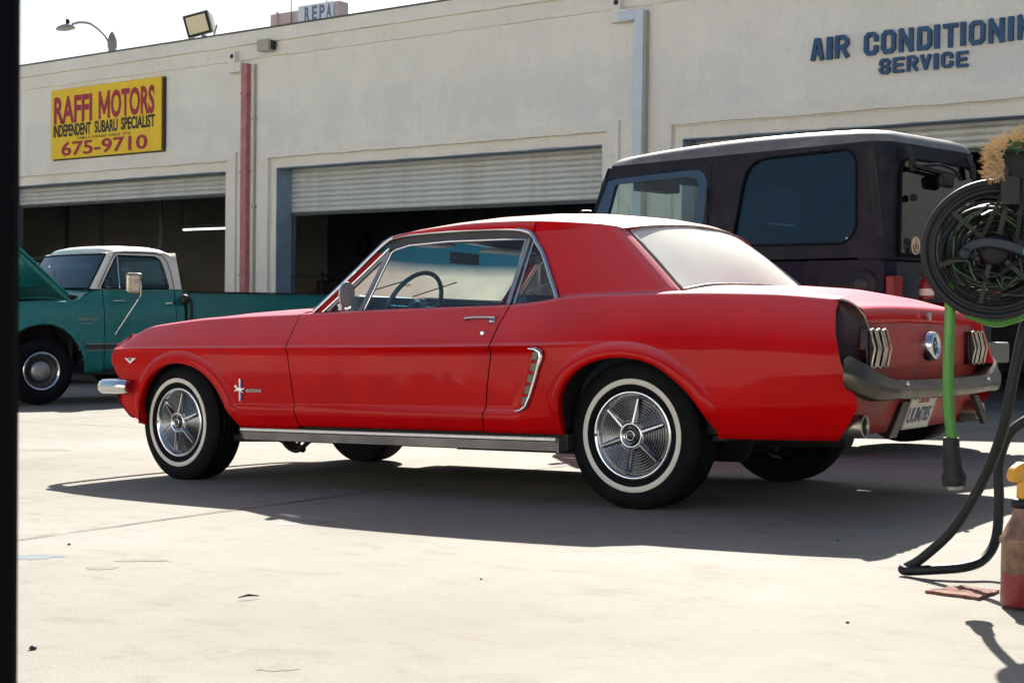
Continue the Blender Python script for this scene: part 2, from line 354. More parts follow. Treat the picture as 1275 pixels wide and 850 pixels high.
def interp(xs, ys, x):
    # smooth (monotone-ish cubic hermite) interpolation
    if x <= xs[0]: return ys[0]
    if x >= xs[-1]: return ys[-1]
    import bisect
    i = bisect.bisect_right(xs, x) - 1
    def sl(k):
        if k <= 0: return (ys[1] - ys[0]) / (xs[1] - xs[0])
        if k >= len(xs) - 1: return (ys[-1] - ys[-2]) / (xs[-1] - xs[-2])
        a = (ys[k] - ys[k - 1]) / (xs[k] - xs[k - 1]); b = (ys[k + 1] - ys[k]) / (xs[k + 1] - xs[k])
        return 0 if a * b <= 0 else 2 * a * b / (a + b)
    h = xs[i + 1] - xs[i]; u = (x - xs[i]) / h; a, b = sl(i) * h, sl(i + 1) * h
    return (2 * u**3 - 3 * u**2 + 1) * ys[i] + (u**3 - 2 * u**2 + u) * a + (-2 * u**3 + 3 * u**2) * ys[i + 1] + (u**3 - u**2) * b
def lin(pts, x):
    for (a, b), (c, d) in zip(pts, pts[1:]):
        if x <= c: return b if x <= a else b + (d - b) * (x - a) / (c - a)
    return pts[-1][1]
def smooth_path(pts, n=8):
    # Catmull-Rom through 3D points
    P = [Vector(q) for q in pts]; P = [P[0] * 2 - P[1]] + P + [P[-1] * 2 - P[-2]]; out = []
    for i in range(1, len(P) - 2):
        a, b, c, d = P[i - 1:i + 3]
        for k in range(n):
            t = k / n
            out.append(.5 * ((2 * b) + (c - a) * t + (2 * a - 5 * b + 4 * c - d) * t * t + (3 * b - a - 3 * c + d) * t**3))
    out.append(P[-2]); return out
def sstep(a, b, x):
    t = max(0, min(1, (x - a) / (b - a))); return t * t * (3 - 2 * t)
def text_obj(name, s, size, mat, parent, loc, rot, sx=1, off=0, extr=.002, align='LEFT', spacing=1, label=None):
    cu = bpy.data.curves.new(name, 'FONT'); cu.body = s; cu.size = size; cu.offset = off; cu.extrude = extr; cu.align_x = align; cu.space_character = spacing; cu.resolution_u = 3
    t_ = bpy.data.objects.new(name + '_tmp', cu); COL.objects.link(t_); bpy.context.view_layer.update()
    me = bpy.data.meshes.new_from_object(t_.evaluated_get(bpy.context.evaluated_depsgraph_get())); bpy.data.objects.remove(t_); bpy.data.curves.remove(cu)
    me.materials.clear(); me.materials.append(MATS[mat])
    for v in me.vertices: v.co.x *= sx
    o = bpy.data.objects.new(name, me); COL.objects.link(o); o.parent = parent; o.location = loc; o.rotation_euler = rot
    if label: o['label'] = label
    return o
def fit_text(name, s, mat, parent, x0, x1, z0, z1, y, off=0, extr=.002, spacing=1):
    # lettering on a wall facing -y, filling the given rectangle
    o = text_obj(name, s, 1, mat, parent, (0, 0, 0), (pi / 2, 0, 0), 1, off, extr, spacing=spacing)
    xs = [v.co.x for v in o.data.vertices]; ys = [v.co.y for v in o.data.vertices]
    ax, bx, ay, by = min(xs), max(xs), min(ys), max(ys)
    for v in o.data.vertices:
        v.co.x = x0 + (v.co.x - ax) / (bx - ax) * (x1 - x0); v.co.y = z0 + (v.co.y - ay) / (by - ay) * (z1 - z0)
    o.location = (0, y, 0); return o
# ------------------------------------------------------------------ the lot
def gz(x, y):
    if x > -6.3: fx = .0373 * (min(x, 3) + 2.805)
    else: fx = .0373 * (-6.3 + 2.805) - .0130 * (-6.3 - max(x, -22))
    return fx - .0113 * (max(-2, min(y, 15)) - 4.815)
def axis_lines(lo, hi, step, far):
    a = [-far, -120, -60, -40]; k = lo
    while k <= hi + 1e-6: a.append(k); k += step
    a += [40, 60, 120, far]; return sorted(set(round(q, 4) for q in a))
g = MB(); X = axis_lines(-30, 16, .7, 600); Yl = axis_lines(-8, 22, .7, 600)
X.append(-6.3); X = sorted(X)
g.grid([[(x, y, gz(x, y)) for x in X] for y in Yl], smooth=True, flip=False)
go = struct(g.build('ground', 'lot_concrete')); go['label'] = 'pale sunlit concrete lot sloping gently down to the left'
# saw-cut joints and a crack in the slab: narrow dark grooves following the surface
def groove(name, pts, wmin, wmax, seed, mat='joint_dark'):
    rnd = random.Random(seed); P = []
    for (x0, y0), (x1, y1) in zip(pts, pts[1:]):
        n = max(2, int(hypot(x1 - x0, y1 - y0) / .07))
        for i in range(n): P.append((x0 + (x1 - x0) * i / n + rnd.uniform(-.004, .004), y0 + (y1 - y0) * i / n + rnd.uniform(-.004, .004)))
    m = MB(); L, Rr = [], []
    for i, (x, y) in enumerate(P):
        a = P[max(0, i - 1)]; b = P[min(len(P) - 1, i + 1)]; dx, dy = b[0] - a[0], b[1] - a[1]; l = hypot(dx, dy); w_ = rnd.uniform(wmin, wmax)
        L.append((x - dy / l * w_, y + dx / l * w_, gz(x, y) + .004)); Rr.append((x + dy / l * w_, y - dx / l * w_, gz(x, y) + .004))
    m.grid([L, Rr], flip=True); return struct(m.build(name, mat))
pbr('joint_dark', (.045, .038, .03), .9)
pbr('joint_soft', (.12, .105, .08), .9)
groove('pavement_joint', [(-4.2, -1.5), (-4.19, 2.9), (-4.22, 3.7), (-4.25, 14.9)], .002, .008, 1)
groove('pavement_joint', [(-24, 5.7), (-10.1, 7.2), (-9.6, 7.36), (-4.3, 7.9)], .002, .009, 2, 'joint_soft')
groove('pavement_joint', [(-10.4, 15), (-10.4, 4.5), (-10.5, 0)], .003, .007, 3, 'joint_soft')

# ------------------------------------------------------------------ the building
B = empty('garage_building', (-15, 15, -.4)); OX, OY, OZ = 15, -15, .4
tag(B, 'long single storey cream stucco auto repair building with roll-up doors', 'building')
def bb(name, mat, boxes, **k):
    m = MB()
    for x0, x1, y0, y1, z0, z1 in boxes: m.box(x0 + OX, x1 + OX, y0 + OY, y1 + OY, z0 + OZ, z1 + OZ)
    return m.build(name, mat, B, **k)
doors = [(-22.07, -16.24, 2.59, 3.10, 3.23), (-15.13, -9.30, 2.235, 3.10, 3.23), (-8.14, -2.31, 2.62, 3.12, 3.29)]
bb('wall', 'stucco', [(-26, -22.19, 15, 15.24, -.9, 3.1), (-16.12, -15.25, 15, 15.24, -.9, 3.1), (-9.19, -8.25, 15, 15.24, -.9, 3.1), (-2.2, 10, 15, 15.24, -.9, 3.1), (-26, 10, 15, 15.24, 3.1, 5.05)])
for q in ((-26, -25.76, 15.24, 29, -.9, 5.0), (9.76, 10, 15.24, 29, -.9, 5.0), (-26, 10, 29, 29.24, -.9, 5.0)): bb('side_wall', 'stucco', [q])
bb('roof', 'roof_cap', [(-25.76, 9.76, 15.24, 29, 4.7, 4.85)])
# stepped bands under the parapet, slightly uneven like hand-trowelled stucco
def band(z0, z1, y0, y1, name):
    m = MB(); rows = []; xs = [-26 + .3 * i for i in range(121)]
    rnd = random.Random(int(z0 * 100))
    for (yy, zz) in ((y1, z0), (y0, z0), (y0, z1), (y1, z1)):
        rows.append([(x + OX, yy + OY, zz + OZ + (rnd.uniform(-.006, .006) if zz == z0 else 0)) for x in xs])
    m.grid(rows, smooth=False, flip=True); return m.build(name, 'stucco_trim', B)
band(4.64, 4.86, 14.972, 15.01, 'cornice_band'); band(4.862, 5.06, 14.935, 15.01, 'cornice_band')
bb('parapet_cap', 'roof_cap', [(-26.02, 10.02, 14.92, 15.27, 5.062, 5.085)], label='thin dark metal coping along the parapet')
for k, (a, b, zb, zi, zo) in enumerate(doors):
    def frame(x0, x1, zt, ix0, ix1, izt, y0, y1, seed):
        m = MB(); rnd = random.Random(seed)
        def strip(P):  # P list of (outer, inner) pairs in (x,z)
            rows = []
            for yy, sel in ((y1, 0), (y0, 0), (y0, 1), (y1, 1)):
                rows.append([(q[sel][0] + OX, yy + OY, q[sel][1] + OZ) for q in P])
            m.grid(rows, smooth=False, flip=False)
        P = [((x0, -.9), (ix0, -.9))]
        for i in range(14): z = -.9 + (izt + .9) * (i + 1) / 14; P.append(((x0, z if i < 13 else zt), (ix0 + (rnd.uniform(-.005, .005) if i < 13 else 0), z)))
        n = 30
        for i in range(1, n): x = ix0 + (ix1 - ix0) * i / n; P.append(((x, zt), (x, izt + rnd.uniform(-.006, .006))))
        for i in range(14, 0, -1): z = -.9 + (izt + .9) * i / 14; P.append(((x1, z if i < 14 else zt), (ix1 + (rnd.uniform(-.005, .005) if i < 14 else 0), z)))
        P.append(((x1, -.9), (ix1, -.9))); strip(P); return m.build('door_surround', 'stucco_trim', B)
    frame(a - .30, b + .28, zo, a - .12, b + .11, zi, 14.955, 15.01, k)
    frame(a - .125, b + .115, zi + .004, a, b, 2.95, 15.02, 15.26, k + 5)
    for q0, q1 in ((a + .002, a + .008), (b - .008, b - .002)): bb('door_jamb', 'jamb_paint', [(q0, q1, 15.025, 15.355, -.9, 2.935)])
    for q0, q1 in ((a + .010, a + .06), (b - .06, b - .010)): bb('door_track', 'shop_grey', [(q0, q1, 15.375, 15.41, -.9, 2.94)])
    # roll-up curtain: interlocking curved slats
    D = empty('roll_up_door', (0, 0, 0)); D.parent = B; D.location = (a + OX, .36, zb + OZ); bb('door_soffit', 'jamb_paint', [(a + .009, b - .009, 15.03, 15.258, 2.938, 2.948)])
    W_ = b - a; rnd = random.Random(k)
    sm = MB(); prof = [(.000, .0), (-.010, .008), (-.017, .022), (-.019, .038), (-.017, .054), (-.010, .066), (.004, .070), (.006, .077)]
    xs = [i * W_ / 12 + .012 * (1 if i == 0 else -1 if i == 12 else 0) for i in range(13)]
    sm.grid([[(x, y + rnd.uniform(-.0012, .0012), z) for x in xs] for y, z in prof], smooth=True)
    first = sm.build('slat', 'slat_metal', D, loc=(0, 0, .05)); n = int((3.0 - zb - .05) / .077)
    for i in range(1, n + 1):
        c = first.copy(); COL.objects.link(c); c.location = (0, rnd.uniform(-.003, .003), .05 + i * .077)
    m = MB(); m.box(.012, W_ - .012, -.02, .02, 0, .048); m.build('bottom_bar', 'shop_grey', D)
# interior shell
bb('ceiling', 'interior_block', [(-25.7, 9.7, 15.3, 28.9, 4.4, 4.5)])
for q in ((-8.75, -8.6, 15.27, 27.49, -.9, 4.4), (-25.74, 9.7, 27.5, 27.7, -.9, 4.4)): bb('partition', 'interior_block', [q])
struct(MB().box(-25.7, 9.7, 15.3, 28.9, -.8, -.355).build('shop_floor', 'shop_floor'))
pbr('post_grey', (.22, .23, .24), .6)
# steel columns standing inside the first bay
for i, (x, y) in enumerate(((-27.1 + 2.6, 18.2), (-23.6, 18.4), (-22.0, 18.6))):
    c = MB().box(x - .03, x + .03, y - .03, y + .03, -.355, 4.4).build('steel_column', 'post_grey')
    tag(c, ['leftmost grey steel post inside the left garage bay', 'middle grey steel post inside the left garage bay', 'right grey steel post inside the left garage bay'][i], 'post', 'steel posts inside the left bay')
F = empty('tube_light', (-21.0, 19.0, 2.36)); tag(F, 'lit fluorescent tube glowing inside the left garage bay', 'light')
m = MB(); m.tube([(-.78, 0, .03), (.9, .0, .03)], .018); m.build('tube', 'tube_light', F)
m = MB(); m.box(-.9, .95, -.05, .05, .055, .10); m.build('housing', 'shop_grey', F)
for sx in (-.8, .8): MB().tube([(sx, 0, .1), (sx, 0, 2.04)], .006).build('hanger', 'shop_grey', F)
def shelf(x, y, w_, h, n, label, rot=0):
    s = empty('storage_shelf', (x, y, -.355), (0, 0, rot)); tag(s, label, 'shelf')
    for sx in (0, w_):
        for sy in (0, .45): MB().box(sx - .02, sx + .02, sy - .02, sy + .02, 0, h).build('upright', 'shop_grey', s)
    rnd = random.Random(int(x * 10))
    for i in range(n):
        z = .15 + i * (h - .25) / (n - 1); MB().box(-.02, w_ + .02, -.03, .48, z, z + .03).build('shelf_board', 'shop_grey', s)
    return s, [.18 + i * (h - .25) / (n - 1) for i in range(n)]
def carton(x, y, z, a, b, c, mat, label):
    q = MB(); q.box(-a / 2, a / 2, -b / 2, b / 2, 0, c); o = q.build('storage_box', mat, None, (x, y, z), bevel=.006); tag(o, label, 'box', 'boxes on the garage shelves')
pbr('carton_brown', (.12, .08, .05), .8, var=.2); pbr('bin_blue', (.02, .05, .10), .6); pbr('board_white', (.16, .17, .18), .6, var=.15)
sh, zs = shelf(-22.4, 26.6, 2.2, 2.2, 4, 'grey steel shelving against the back wall of the middle bay')
rnd = random.Random(4)
labs = ['lowest shelf', 'second shelf', 'third shelf', 'top shelf']
for i, z in enumerate(zs[:4]):
    for j, (dx, mt) in enumerate(((.35, 'carton_brown'), (1.0, 'bin_blue'), (1.7, 'board_white'))):
        carton(-22.4 + dx, 26.8, -.355 + z + .001, rnd.uniform(.35, .55), .35, rnd.uniform(.2, .38), mt, '%s on the %s of the middle bay rack' % (['brown carton', 'dark blue bin', 'pale box'][j], labs[i]))
sh2, zs = shelf(-29.0 + 6.2, 22.5, 1.6, 2.0, 4, 'dark shelving rack behind the truck cab in the left bay')
# tool cabinet, work bench, notice board, coiled hoses
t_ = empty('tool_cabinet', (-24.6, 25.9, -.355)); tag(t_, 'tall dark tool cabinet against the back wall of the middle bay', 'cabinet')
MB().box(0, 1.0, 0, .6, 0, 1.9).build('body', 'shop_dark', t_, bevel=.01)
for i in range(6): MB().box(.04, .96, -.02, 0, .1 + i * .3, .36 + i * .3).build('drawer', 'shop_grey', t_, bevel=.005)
bn = empty('work_bench', (-19.6, 26.3, -.355)); tag(bn, 'long work bench along the back wall of the middle bay', 'bench')
MB().box(0, 2.6, 0, .8, .86, .93).build('bench_top', 'shop_grey', bn)
for sx in (.05, 2.5):
    for sy in (.05, .7): MB().box(sx, sx + .06, sy, sy + .06, 0, .86).build('leg', 'shop_dark', bn)
nb = empty('notice_board', (-23.9, 27.46, 1.2)); tag(nb, 'pale notice board hung on the back wall of the middle bay', 'board')
MB().box(0, 1.0, -.02, .02, 0, 1.1).build('panel', 'board_white', nb); [MB().box(-.05, 1.05, -.03, -.021, q, q + .05).build('frame', 'shop_dark', nb) for q in (-.05, 1.1)]
for i, (x, z, r) in enumerate(((-24.3, 2.5, .28), (-22.6, 1.8, .2), (-20.9, 2.3, .24))):
    m = MB()
    for k in range(4): m.tube([(r * (1 + .05 * k) * .6 * cos(a), .02 * k, r * (1 + .04 * k) * sin(a)) for a in [j * pi / 12 for j in range(24)]], .018, 6, closed=True)
    tag(m.build('coiled_hose', 'black_hose', None, (x, 27.3, z)), 'black hose coiled on the back wall, %s' % ['upper one beside the notice board', 'lower one under the other coils', 'one above the work bench'][i], 'hose', 'hoses hung on the back wall')
# downpipes, conduit, boxes on the facade
P_ = empty('drain_pipe', (-15.735, 14.95, -.3)); tag(P_, 'faded red square downpipe on the wall between the left and middle doors', 'pipe')
MB().box(-.062, .062, -.045, .05, 0, 4.87).build('pipe', 'pipe_red', P_, bevel=.006)
for z in (1.6, 3.2, 4.4): MB().box(-.072, .072, -.050, .055, z, z + .03).build('strap', 'pipe_red', P_)
C_ = empty('conduit', (-15.56, 14.97, -.3)); tag(C_, 'thin grey conduit running down the wall beside the red downpipe', 'pipe')
MB().tube([(0, 0, 0), (0, 0, 4.85)], .018).build('pipe', 'fixture_metal', C_)
for z in (1.2, 2.65, 4.0): MB().box(-.03, .03, -.022, .03, z, z + .03).build('clip', 'fixture_metal', C_)
P2 = empty('drain_pipe', (-8.70, 14.93, -.3)); tag(P2, 'pale grey square downpipe with an elbow between the middle and right doors', 'pipe')
MB().box(-.07, .06, -.05, .06, 0, 4.88).build('pipe', 'pipe_grey', P2, bevel=.006)
MB().box(-.31, -.071, -.055, .06, 4.76, 4.88).build('elbow', 'pipe_grey', P2, bevel=.006)
MB().box(.062, .085, -.03, .06, 0, 4.86).build('conduit', 'fixture_metal', P2)
def scupper(x, mat, label):
    s = empty('rain_scupper', (x, 14.92, 4.45)); tag(s, label, 'drain box')
    # collector box with an overflow hole
    MB().box(-.13, .0, -.04, .05, .0, .33).build('box', mat, s, bevel=.008)
    MB().box(.003, .14, -.04, .05, .0, .155).build('outlet', mat, s, bevel=.006)
    MB().lathe([(.0, -.047), (.028, -.047), (.036, -.0455), (.036, -.041)], (-.055, 0, .25), 'y', 14).build('overflow_hole', 'sign_black', s)
    return s
scupper(-15.92, 'stucco_trim', 'cream drain collector box above the red downpipe'); scupper(-8.98, 'stucco_trim', 'cream drain collector box above the pale grey downpipe')
L_ = empty('wall_light', (-15.2, 14.88, 4.70)); tag(L_, 'small square brown grey wall light under the parapet', 'light')
MB().box(-.14, .10, -.09, .05, 0, .17).build('housing', 'fixture_metal', L_, bevel=.01); MB().box(.104, .12, -.03, .06, .02, .15).build('back_plate', 'sign_black', L_)
# yellow sign board
S = empty('sign_board', (-20.56, 14.95, 3.355)); tag(S, 'yellow shop sign with maroon and black lettering and a phone number', 'sign')
MB().box(0, 2.89, -.02, .03, 0, 1.2).build('board', 'sign_yellow', S, bevel=.004); MB().box(2.892, 2.94, .0, .04, .02, 1.18).box(0, 2.93, .032, .045, -.02, 1.2).build('batten', 'sign_edge', S)
o = fit_text('lettering', 'RAFFI', 'sign_maroon', S, .09, 1.13, .60, 1.07, -.024, .034, .001); o['label'] = 'maroon word RAFFI'
o = fit_text('lettering', 'OTORS', 'sign_maroon', S, 1.625, 2.73, .61, 1.08, -.024, .034, .001); o['label'] = 'maroon letters OTORS'
o = fit_text('lettering', 'INDEPENDENT', 'sign_black', S, .08, 1.10, .375, .585, -.024, .03, .001); o['label'] = 'black word INDEPENDENT'
o = fit_text('lettering', 'SUBARU', 'sign_black', S, 1.20, 1.80, .382, .592, -.024, .03, .001); o['label'] = 'black word SUBARU'
o = fit_text('lettering', 'SPECIALIST', 'sign_black', S, 1.89, 2.74, .39, .60, -.024, .03, .001); o['label'] = 'black word SPECIALIST'
o = fit_text('lettering', 'FAMILY OWNED SINCE 1970', 'sign_black', S, .74, 2.12, .305, .35, -.024, .004, .001, 1.3); o['label'] = 'small line FAMILY OWNED SINCE 1970'
o = fit_text('lettering', '675-9710', 'sign_maroon', S, .30, 2.56, .04, .285, -.024, .02, .001); o['label'] = 'maroon number 675-9710'
# raised blue letters
GL = {  # strokes in a 0..1 box, chamfered block letters
 'A': [[(0, 0), (.36, 1), (.64, 1), (1, 0)], [(.18, .3), (.82, .3)]], 'I': [[(.5, 0), (.5, 1)]],
 'R': [[(0, 0), (0, 1), (.7, 1), (1, .82), (1, .62), (.7, .46), (0, .46)], [(.55, .46), (1, 0)]],
 'C': [[(1, .72), (1, .85), (.78, 1), (.22, 1), (0, .85), (0, .15), (.22, 0), (.78, 0), (1, .15), (1, .28)]],
 'O': [[(.22, 0), (0, .15), (0, .85), (.22, 1), (.78, 1), (1, .85), (1, .15), (.78, 0), (.22, 0)]],
 'N': [[(0, 0), (0, 1)], [(0, 1), (1, 0)], [(1, 0), (1, 1)]],
 'D': [[(0, 0), (0, 1), (.72, 1), (1, .84), (1, .16), (.72, 0), (0, 0)]], 'T': [[(0, 1), (1, 1)], [(.5, 1), (.5, 0)]],
 'S': [[(1, .74), (1, .86), (.8, 1), (.2, 1), (0, .86), (0, .66), (.2, .52), (.8, .48), (1, .34), (1, .14), (.8, 0), (.2, 0), (0, .14), (0, .26)]],
 'E': [[(1, 1), (0, 1), (0, 0), (1, 0)], [(0, .5), (.85, .5)]], 'V': [[(0, 1), (.5, 0), (1, 1)]],
 'G': [[(1, .72), (1, .85), (.78, 1), (.22, 1), (0, .85), (0, .15), (.22, 0), (.78, 0), (1, .15), (1, .45), (.6, .45)]]}
def stroke_letter(ch, x0, x1, z0, z1, sw, depth):
    m = MB(); h = sw / 2; w_ = x1 - x0 - sw; H = z1 - z0 - sw; k = 0
    for st in GL[ch]:
        pts = [(x0 + h + u * w_, z0 + h + v * H) for u, v in st] if ch != 'I' else [((x0 + x1) / 2, z0 + h), ((x0 + x1) / 2, z1 - h)]
        for i in range(len(pts) - 1):
            (ax, az), (bx, bz) = pts[i], pts[i + 1]; dx, dz = bx - ax, bz - az; l = hypot(dx, dz); dx, dz = dx / l, dz / l
            e0 = h if i == 0 or len(pts) == 2 else h * .5; e1 = h if i == len(pts) - 2 else h * .5
            ax -= dx * e0; az -= dz * e0; bx += dx * e1; bz += dz * e1; nx, nz = -dz * h, dx * h
            m.prism([(ax + nx, az + nz), (ax - nx, az - nz), (bx - nx, bz - nz), (bx + nx, bz + nz)], 'y', -depth - k * .0007, .03); k += 1
    return m
GL['M'] = [[(0, 0), (0, 1)], [(0, 1), (.5, .2)], [(.5, .2), (1, 1)], [(1, 1), (1, 0)]]
o = stroke_letter('M', 1.30, 1.60, .612, 1.075, .062, .0235).build('lettering', 'sign_maroon', S); o['label'] = 'maroon letter M'
SG = empty('wall_lettering', (-6.46, 14.99, 3.5)); tag(SG, 'raised dark blue block letters reading air conditioning service above the right door', 'sign')
LET1 = [('A', -6.451, -6.297), ('I', -6.26, -6.195), ('R', -6.162, -5.995), ('C', -5.814, -5.653), ('O', -5.615, -5.45), ('N', -5.413, -5.253), ('D', -5.206, -5.046), ('I', -5.016, -4.961), ('T', -4.922, -4.761), ('I', -4.732, -4.678), ('O', -4.639, -4.469), ('N', -4.431, -4.269), ('I', -4.227, -4.172), ('N', -4.129, -3.974), ('G', -3.93, -3.77)]
LET2 = [('S', -5.632, -5.508), ('E', -5.477, -5.35), ('R', -5.319, -5.196), ('V', -5.168, -5.052), ('I', -5.018, -4.969), ('C', -4.933, -4.809), ('E', -4.772, -4.646)]
for row, (z0, z1, sw) in ((LET1, (.232, .490, .047)), (LET2, (.005, .178, .034))):
    for ch, a, b in row:
        jz = random.uniform(-.004, .004)
        o = stroke_letter(ch, a + 6.46, b + 6.46, z0 + jz, z1 + jz, sw if ch != 'I' else min(.065, b - a), .035).build('letter', 'letter_blue', SG)
# flood light on the parapet
Fl = empty('flood_light', (-16.85, 15.1, 5.085)); tag(Fl, 'square flood light tilted on top of the parapet', 'light')
MB().box(-.03, .03, -.03, .03, 0, .07).build('stem', 'fixture_metal', Fl)
m = MB().prism([(-.02, 0), (.16, .05), (.16, .30), (-.02, .37)], 'x', -.22, .22); h_ = m.build('housing', 'fixture_metal', Fl, (0, -.06, .05), (radians(10), radians(-13), radians(26)), bevel=.012)
MB().box(-.20, .20, -.045, -.022, .02, .35).build('rim', 'black_plastic', Fl, (0, -.06, .05), (radians(10), radians(-13), radians(26)))
MB().box(-.165, .165, -.052, -.046, .05, .32).build('lens', 'lens_amber', Fl, (0, -.06, .05), (radians(10), radians(-13), radians(26)))
[MB().ribbon([(q, -.02, .02), (q, .05, .22)], .03, .008, (1, 0, 0)).build('bracket', 'fixture_metal', Fl) for q in (-.24, .24)]
# street lamp far behind the roof
SL = empty('street_lamp', (-50.67, 40, -.5)); tag(SL, 'concrete street lamp with curved arm rising behind the roof at the left', 'street lamp')
pbr('lamp_concrete', (.24, .25, .24), .8); pbr('lamp_metal', (.28, .29, .29), .5)
MB().lathe([(.24, 0), (.17, 12.9), (.205, 12.95), (.205, 13.25), (.15, 13.45), (.06, 13.62), (0, 13.66)], n=14).build('pole', 'lamp_concrete', SL)
MB().tube(smooth_path([(-.15, 0, 13.1), (-.6, 0, 13.6), (-1.5, 0, 14.15), (-2.3, 0, 14.32), (-2.85, 0, 14.3)]), .055).build('arm', 'lamp_metal', SL)
m = MB(); m.lathe([(0, .14), (.16, .13), (.30, .05), (.34, -.02), (.30, -.09), (.12, -.14), (0, -.145)], n=18)
hd = m.build('lamp_head', 'lamp_metal', SL, (-3.35, 0, 14.2)); hd.scale = (1.9, .8, 1); MB().lathe([(.0, .2), (.09, .2), (.09, 0), (0, 0)], n=10).build('photocell', 'black_plastic', SL, (-3.2, 0, 14.36))
# roof-top sign further back on the roof
RS = empty('rooftop_sign', (-24.6, 24, 7.0)); tag(RS, 'faded roof-top sign box with pale blue lettering seen over the parapet', 'sign')
MB().box(.08, 1.10, .1, .3, .3, 1.0).build('panel', 'rooftop_pink', RS, label='faded pink end of the sign'); MB().box(.32, .36, .04, .099, .3, 1.03).build('rib', 'rooftop_pink', RS)
MB().box(1.16, 2.3, -.05, .25, .3, 1.05).build('panel', 'rooftop_white', RS, bevel=.01, label='white lettered half of the sign')
MB().box(2.32, 2.46, -.02, .3, .36, 1.04).build('end_panel', 'rooftop_pink', RS)
for i, (s_, a) in enumerate((('R', 1.38), ('E', 1.62), ('P', 1.86), ('A', 2.08))): fit_text('lettering', s_, 'rooftop_ink', RS, a, a + .17, .66, 1.0, -.055, .03, .001)
for x in (.2, 1.2, 2.2): MB().tube([(x, .2, -1.9), (x, .2, .31)], .03).build('support', 'shop_grey', RS)
MB().tube([(.83, .05, -1.9), (.83, .05, 1.8)], .012).build('guy_rod', 'shop_grey', RS); MB().tube([(1.79, .27, -1.9), (1.79, .27, 1.8)], .012).build('guy_rod', 'shop_grey', RS)
# dark gate post close to the camera, at the left edge
GP = empty('gate_post', (-.8335, .484, gz(-.7, .5) - .02)); tag(GP, 'black square steel gate post close by at the left edge', 'post')
MB().box(-.105, .0, -.0, .10, 0, 3.2).build('post', 'black_post', GP, bevel=.008); MB().box(-.12, .015, -.015, .115, 3.2, 3.22).build('cap', 'black_post', GP)

# unseen building added behind the photographer to bounce sun onto the facade
OB = empty('added_bounce_building', (-4, -15, gz(-4, -2) - .1)); tag(OB, 'pale building added out of view across the lot to bounce sunlight onto the facade', 'building')
MB().box(-26, 22, -8, 0, -.5, 7.6).build('wall', 'stucco_far', OB); MB().box(-26.1, 22.1, -8.1, .1, 7.601, 7.75).build('roof', 'roof_cap', OB)
for i in range(6):
    x = -22 + 7.6 * i; MB().box(x, x + 4.2, .01, .05, -.4, 3.1).build('shutter_door', 'slat_metal', OB)

# small stains, paint spots and hairline cracks on the slab
pbr('stain_brown', (.172, .157, .130), .9, var=.2, vscale=30); pbr('stain_blue', (.12, .14, .16), .85); pbr('spot_white', (.26, .26, .25), .8)
def stain(name, x, y, a, b, rot, mat, seed):
    rnd = random.Random(seed); pts = []
    for i in range(26):
        t = 2 * pi * i / 26; r = 1 + rnd.uniform(-.28, .22); u, v = a * r * cos(t), b * r * sin(t)
        px_, py_ = x + u * cos(rot) - v * sin(rot), y + u * sin(rot) + v * cos(rot); pts.append((px_, py_, gz(px_, py_) + .0008 + .0001 * (seed % 5)))
    m = MB(); m.add(pts, [tuple(range(26))]); return struct(m.build(name, mat))
STAINS = [(-3.41, 2.67, .05, .035, .6, 'stain_brown'), (-3.43, 2.84, .09, .03, .6, 'stain_brown'), (-1.99, 1.99, .045, .018, .6, 'stain_brown'), (-3.80, 2.70, .09, .06, .7, 'stain_blue'),
 (-3.70, 3.75, .05, .03, .4, 'spot_white'), (-3.62, 3.86, .03, .02, .4, 'stain_blue'), (-6.5, 3.9, .12, .05, .6, 'stain_brown'), (-7.8, 5.6, .2, .1, .6, 'stain_brown'), (-5.1, 2.6, .08, .04, .6, 'stain_brown')]
for k, (x, y, a, b, rot, mt) in enumerate(STAINS): stain('ground_stain' if mt != 'spot_white' else 'paint_spot', x, y, a, b, rot, mt, k + 3)
groove('pavement_crack', [(-5.9, 3.2), (-5.2, 3.5), (-4.7, 3.45), (-4.25, 3.7)], .0004, .0018, 9, 'joint_soft')
# ------------------------------------------------------------------ the red coupe
# local frame: x to the rear from the front axle, y to the car's right, z up from the ground
CAR = empty('red_coupe', (-5.541, 5.604, -.111 + .0), (-.01106, -.03736, -.00689))
tag(CAR, 'dusty faded red two-door hardtop coupe with whitewall tyres parked across the lot', 'car')
WX = [-.56, -.45, -.3, 0, .5, 1.2, 2.2, 2.9, 3.3, 3.62, 3.75]; WY = [.778, .80, .822, .845, .860, .866, .868, .868, .852, .822, .80]
def Wd(x): return interp(WX, WY, x)
CX = [-.56, -.447, -.346, -.118, .193, .547, .88, 1.5, 2.09, 2.25, 2.41, 2.52, 2.82, 2.96, 3.37, 3.62]
CZt = [.735, .765, .790, .809, .827, .834, .836, .841, .841, .848, .863, .870, .866, .864, .846, .822]
def crest(x): return interp(CX, CZt, x)
def creasez(x): return interp([-.55, -.4, .86, 2.09, 2.4, 2.9, 3.3, 3.62], [.685, .686, .676, .668, .668, .676, .686, .70], x)
ARF = [(-.254, .29), (-.2535, .38), (-.232, .446), (-.20, .497), (-.154, .542), (-.10, .576), (-.032, .601), (.04, .611), (.115, .609), (.19, .594), (.256, .571), (.315, .534), (.368, .490), (.412, .436), (.449, .386), (.49, .335), (.528, .289)]
ARR = [(2.444, .30), (2.4445, .42), (2.452, .465), (2.475, .508), (2.50, .537), (2.537, .567), (2.575, .588), (2.619, .604), (2.668, .615), (2.717, .620), (2.766, .619), (2.814, .613), (2.862, .602), (2.907, .585), (2.955, .558), (2.999, .525), (3.038, .492), (3.072, .455), (3.10, .416), (3.125, .375), (3.15, .33)]
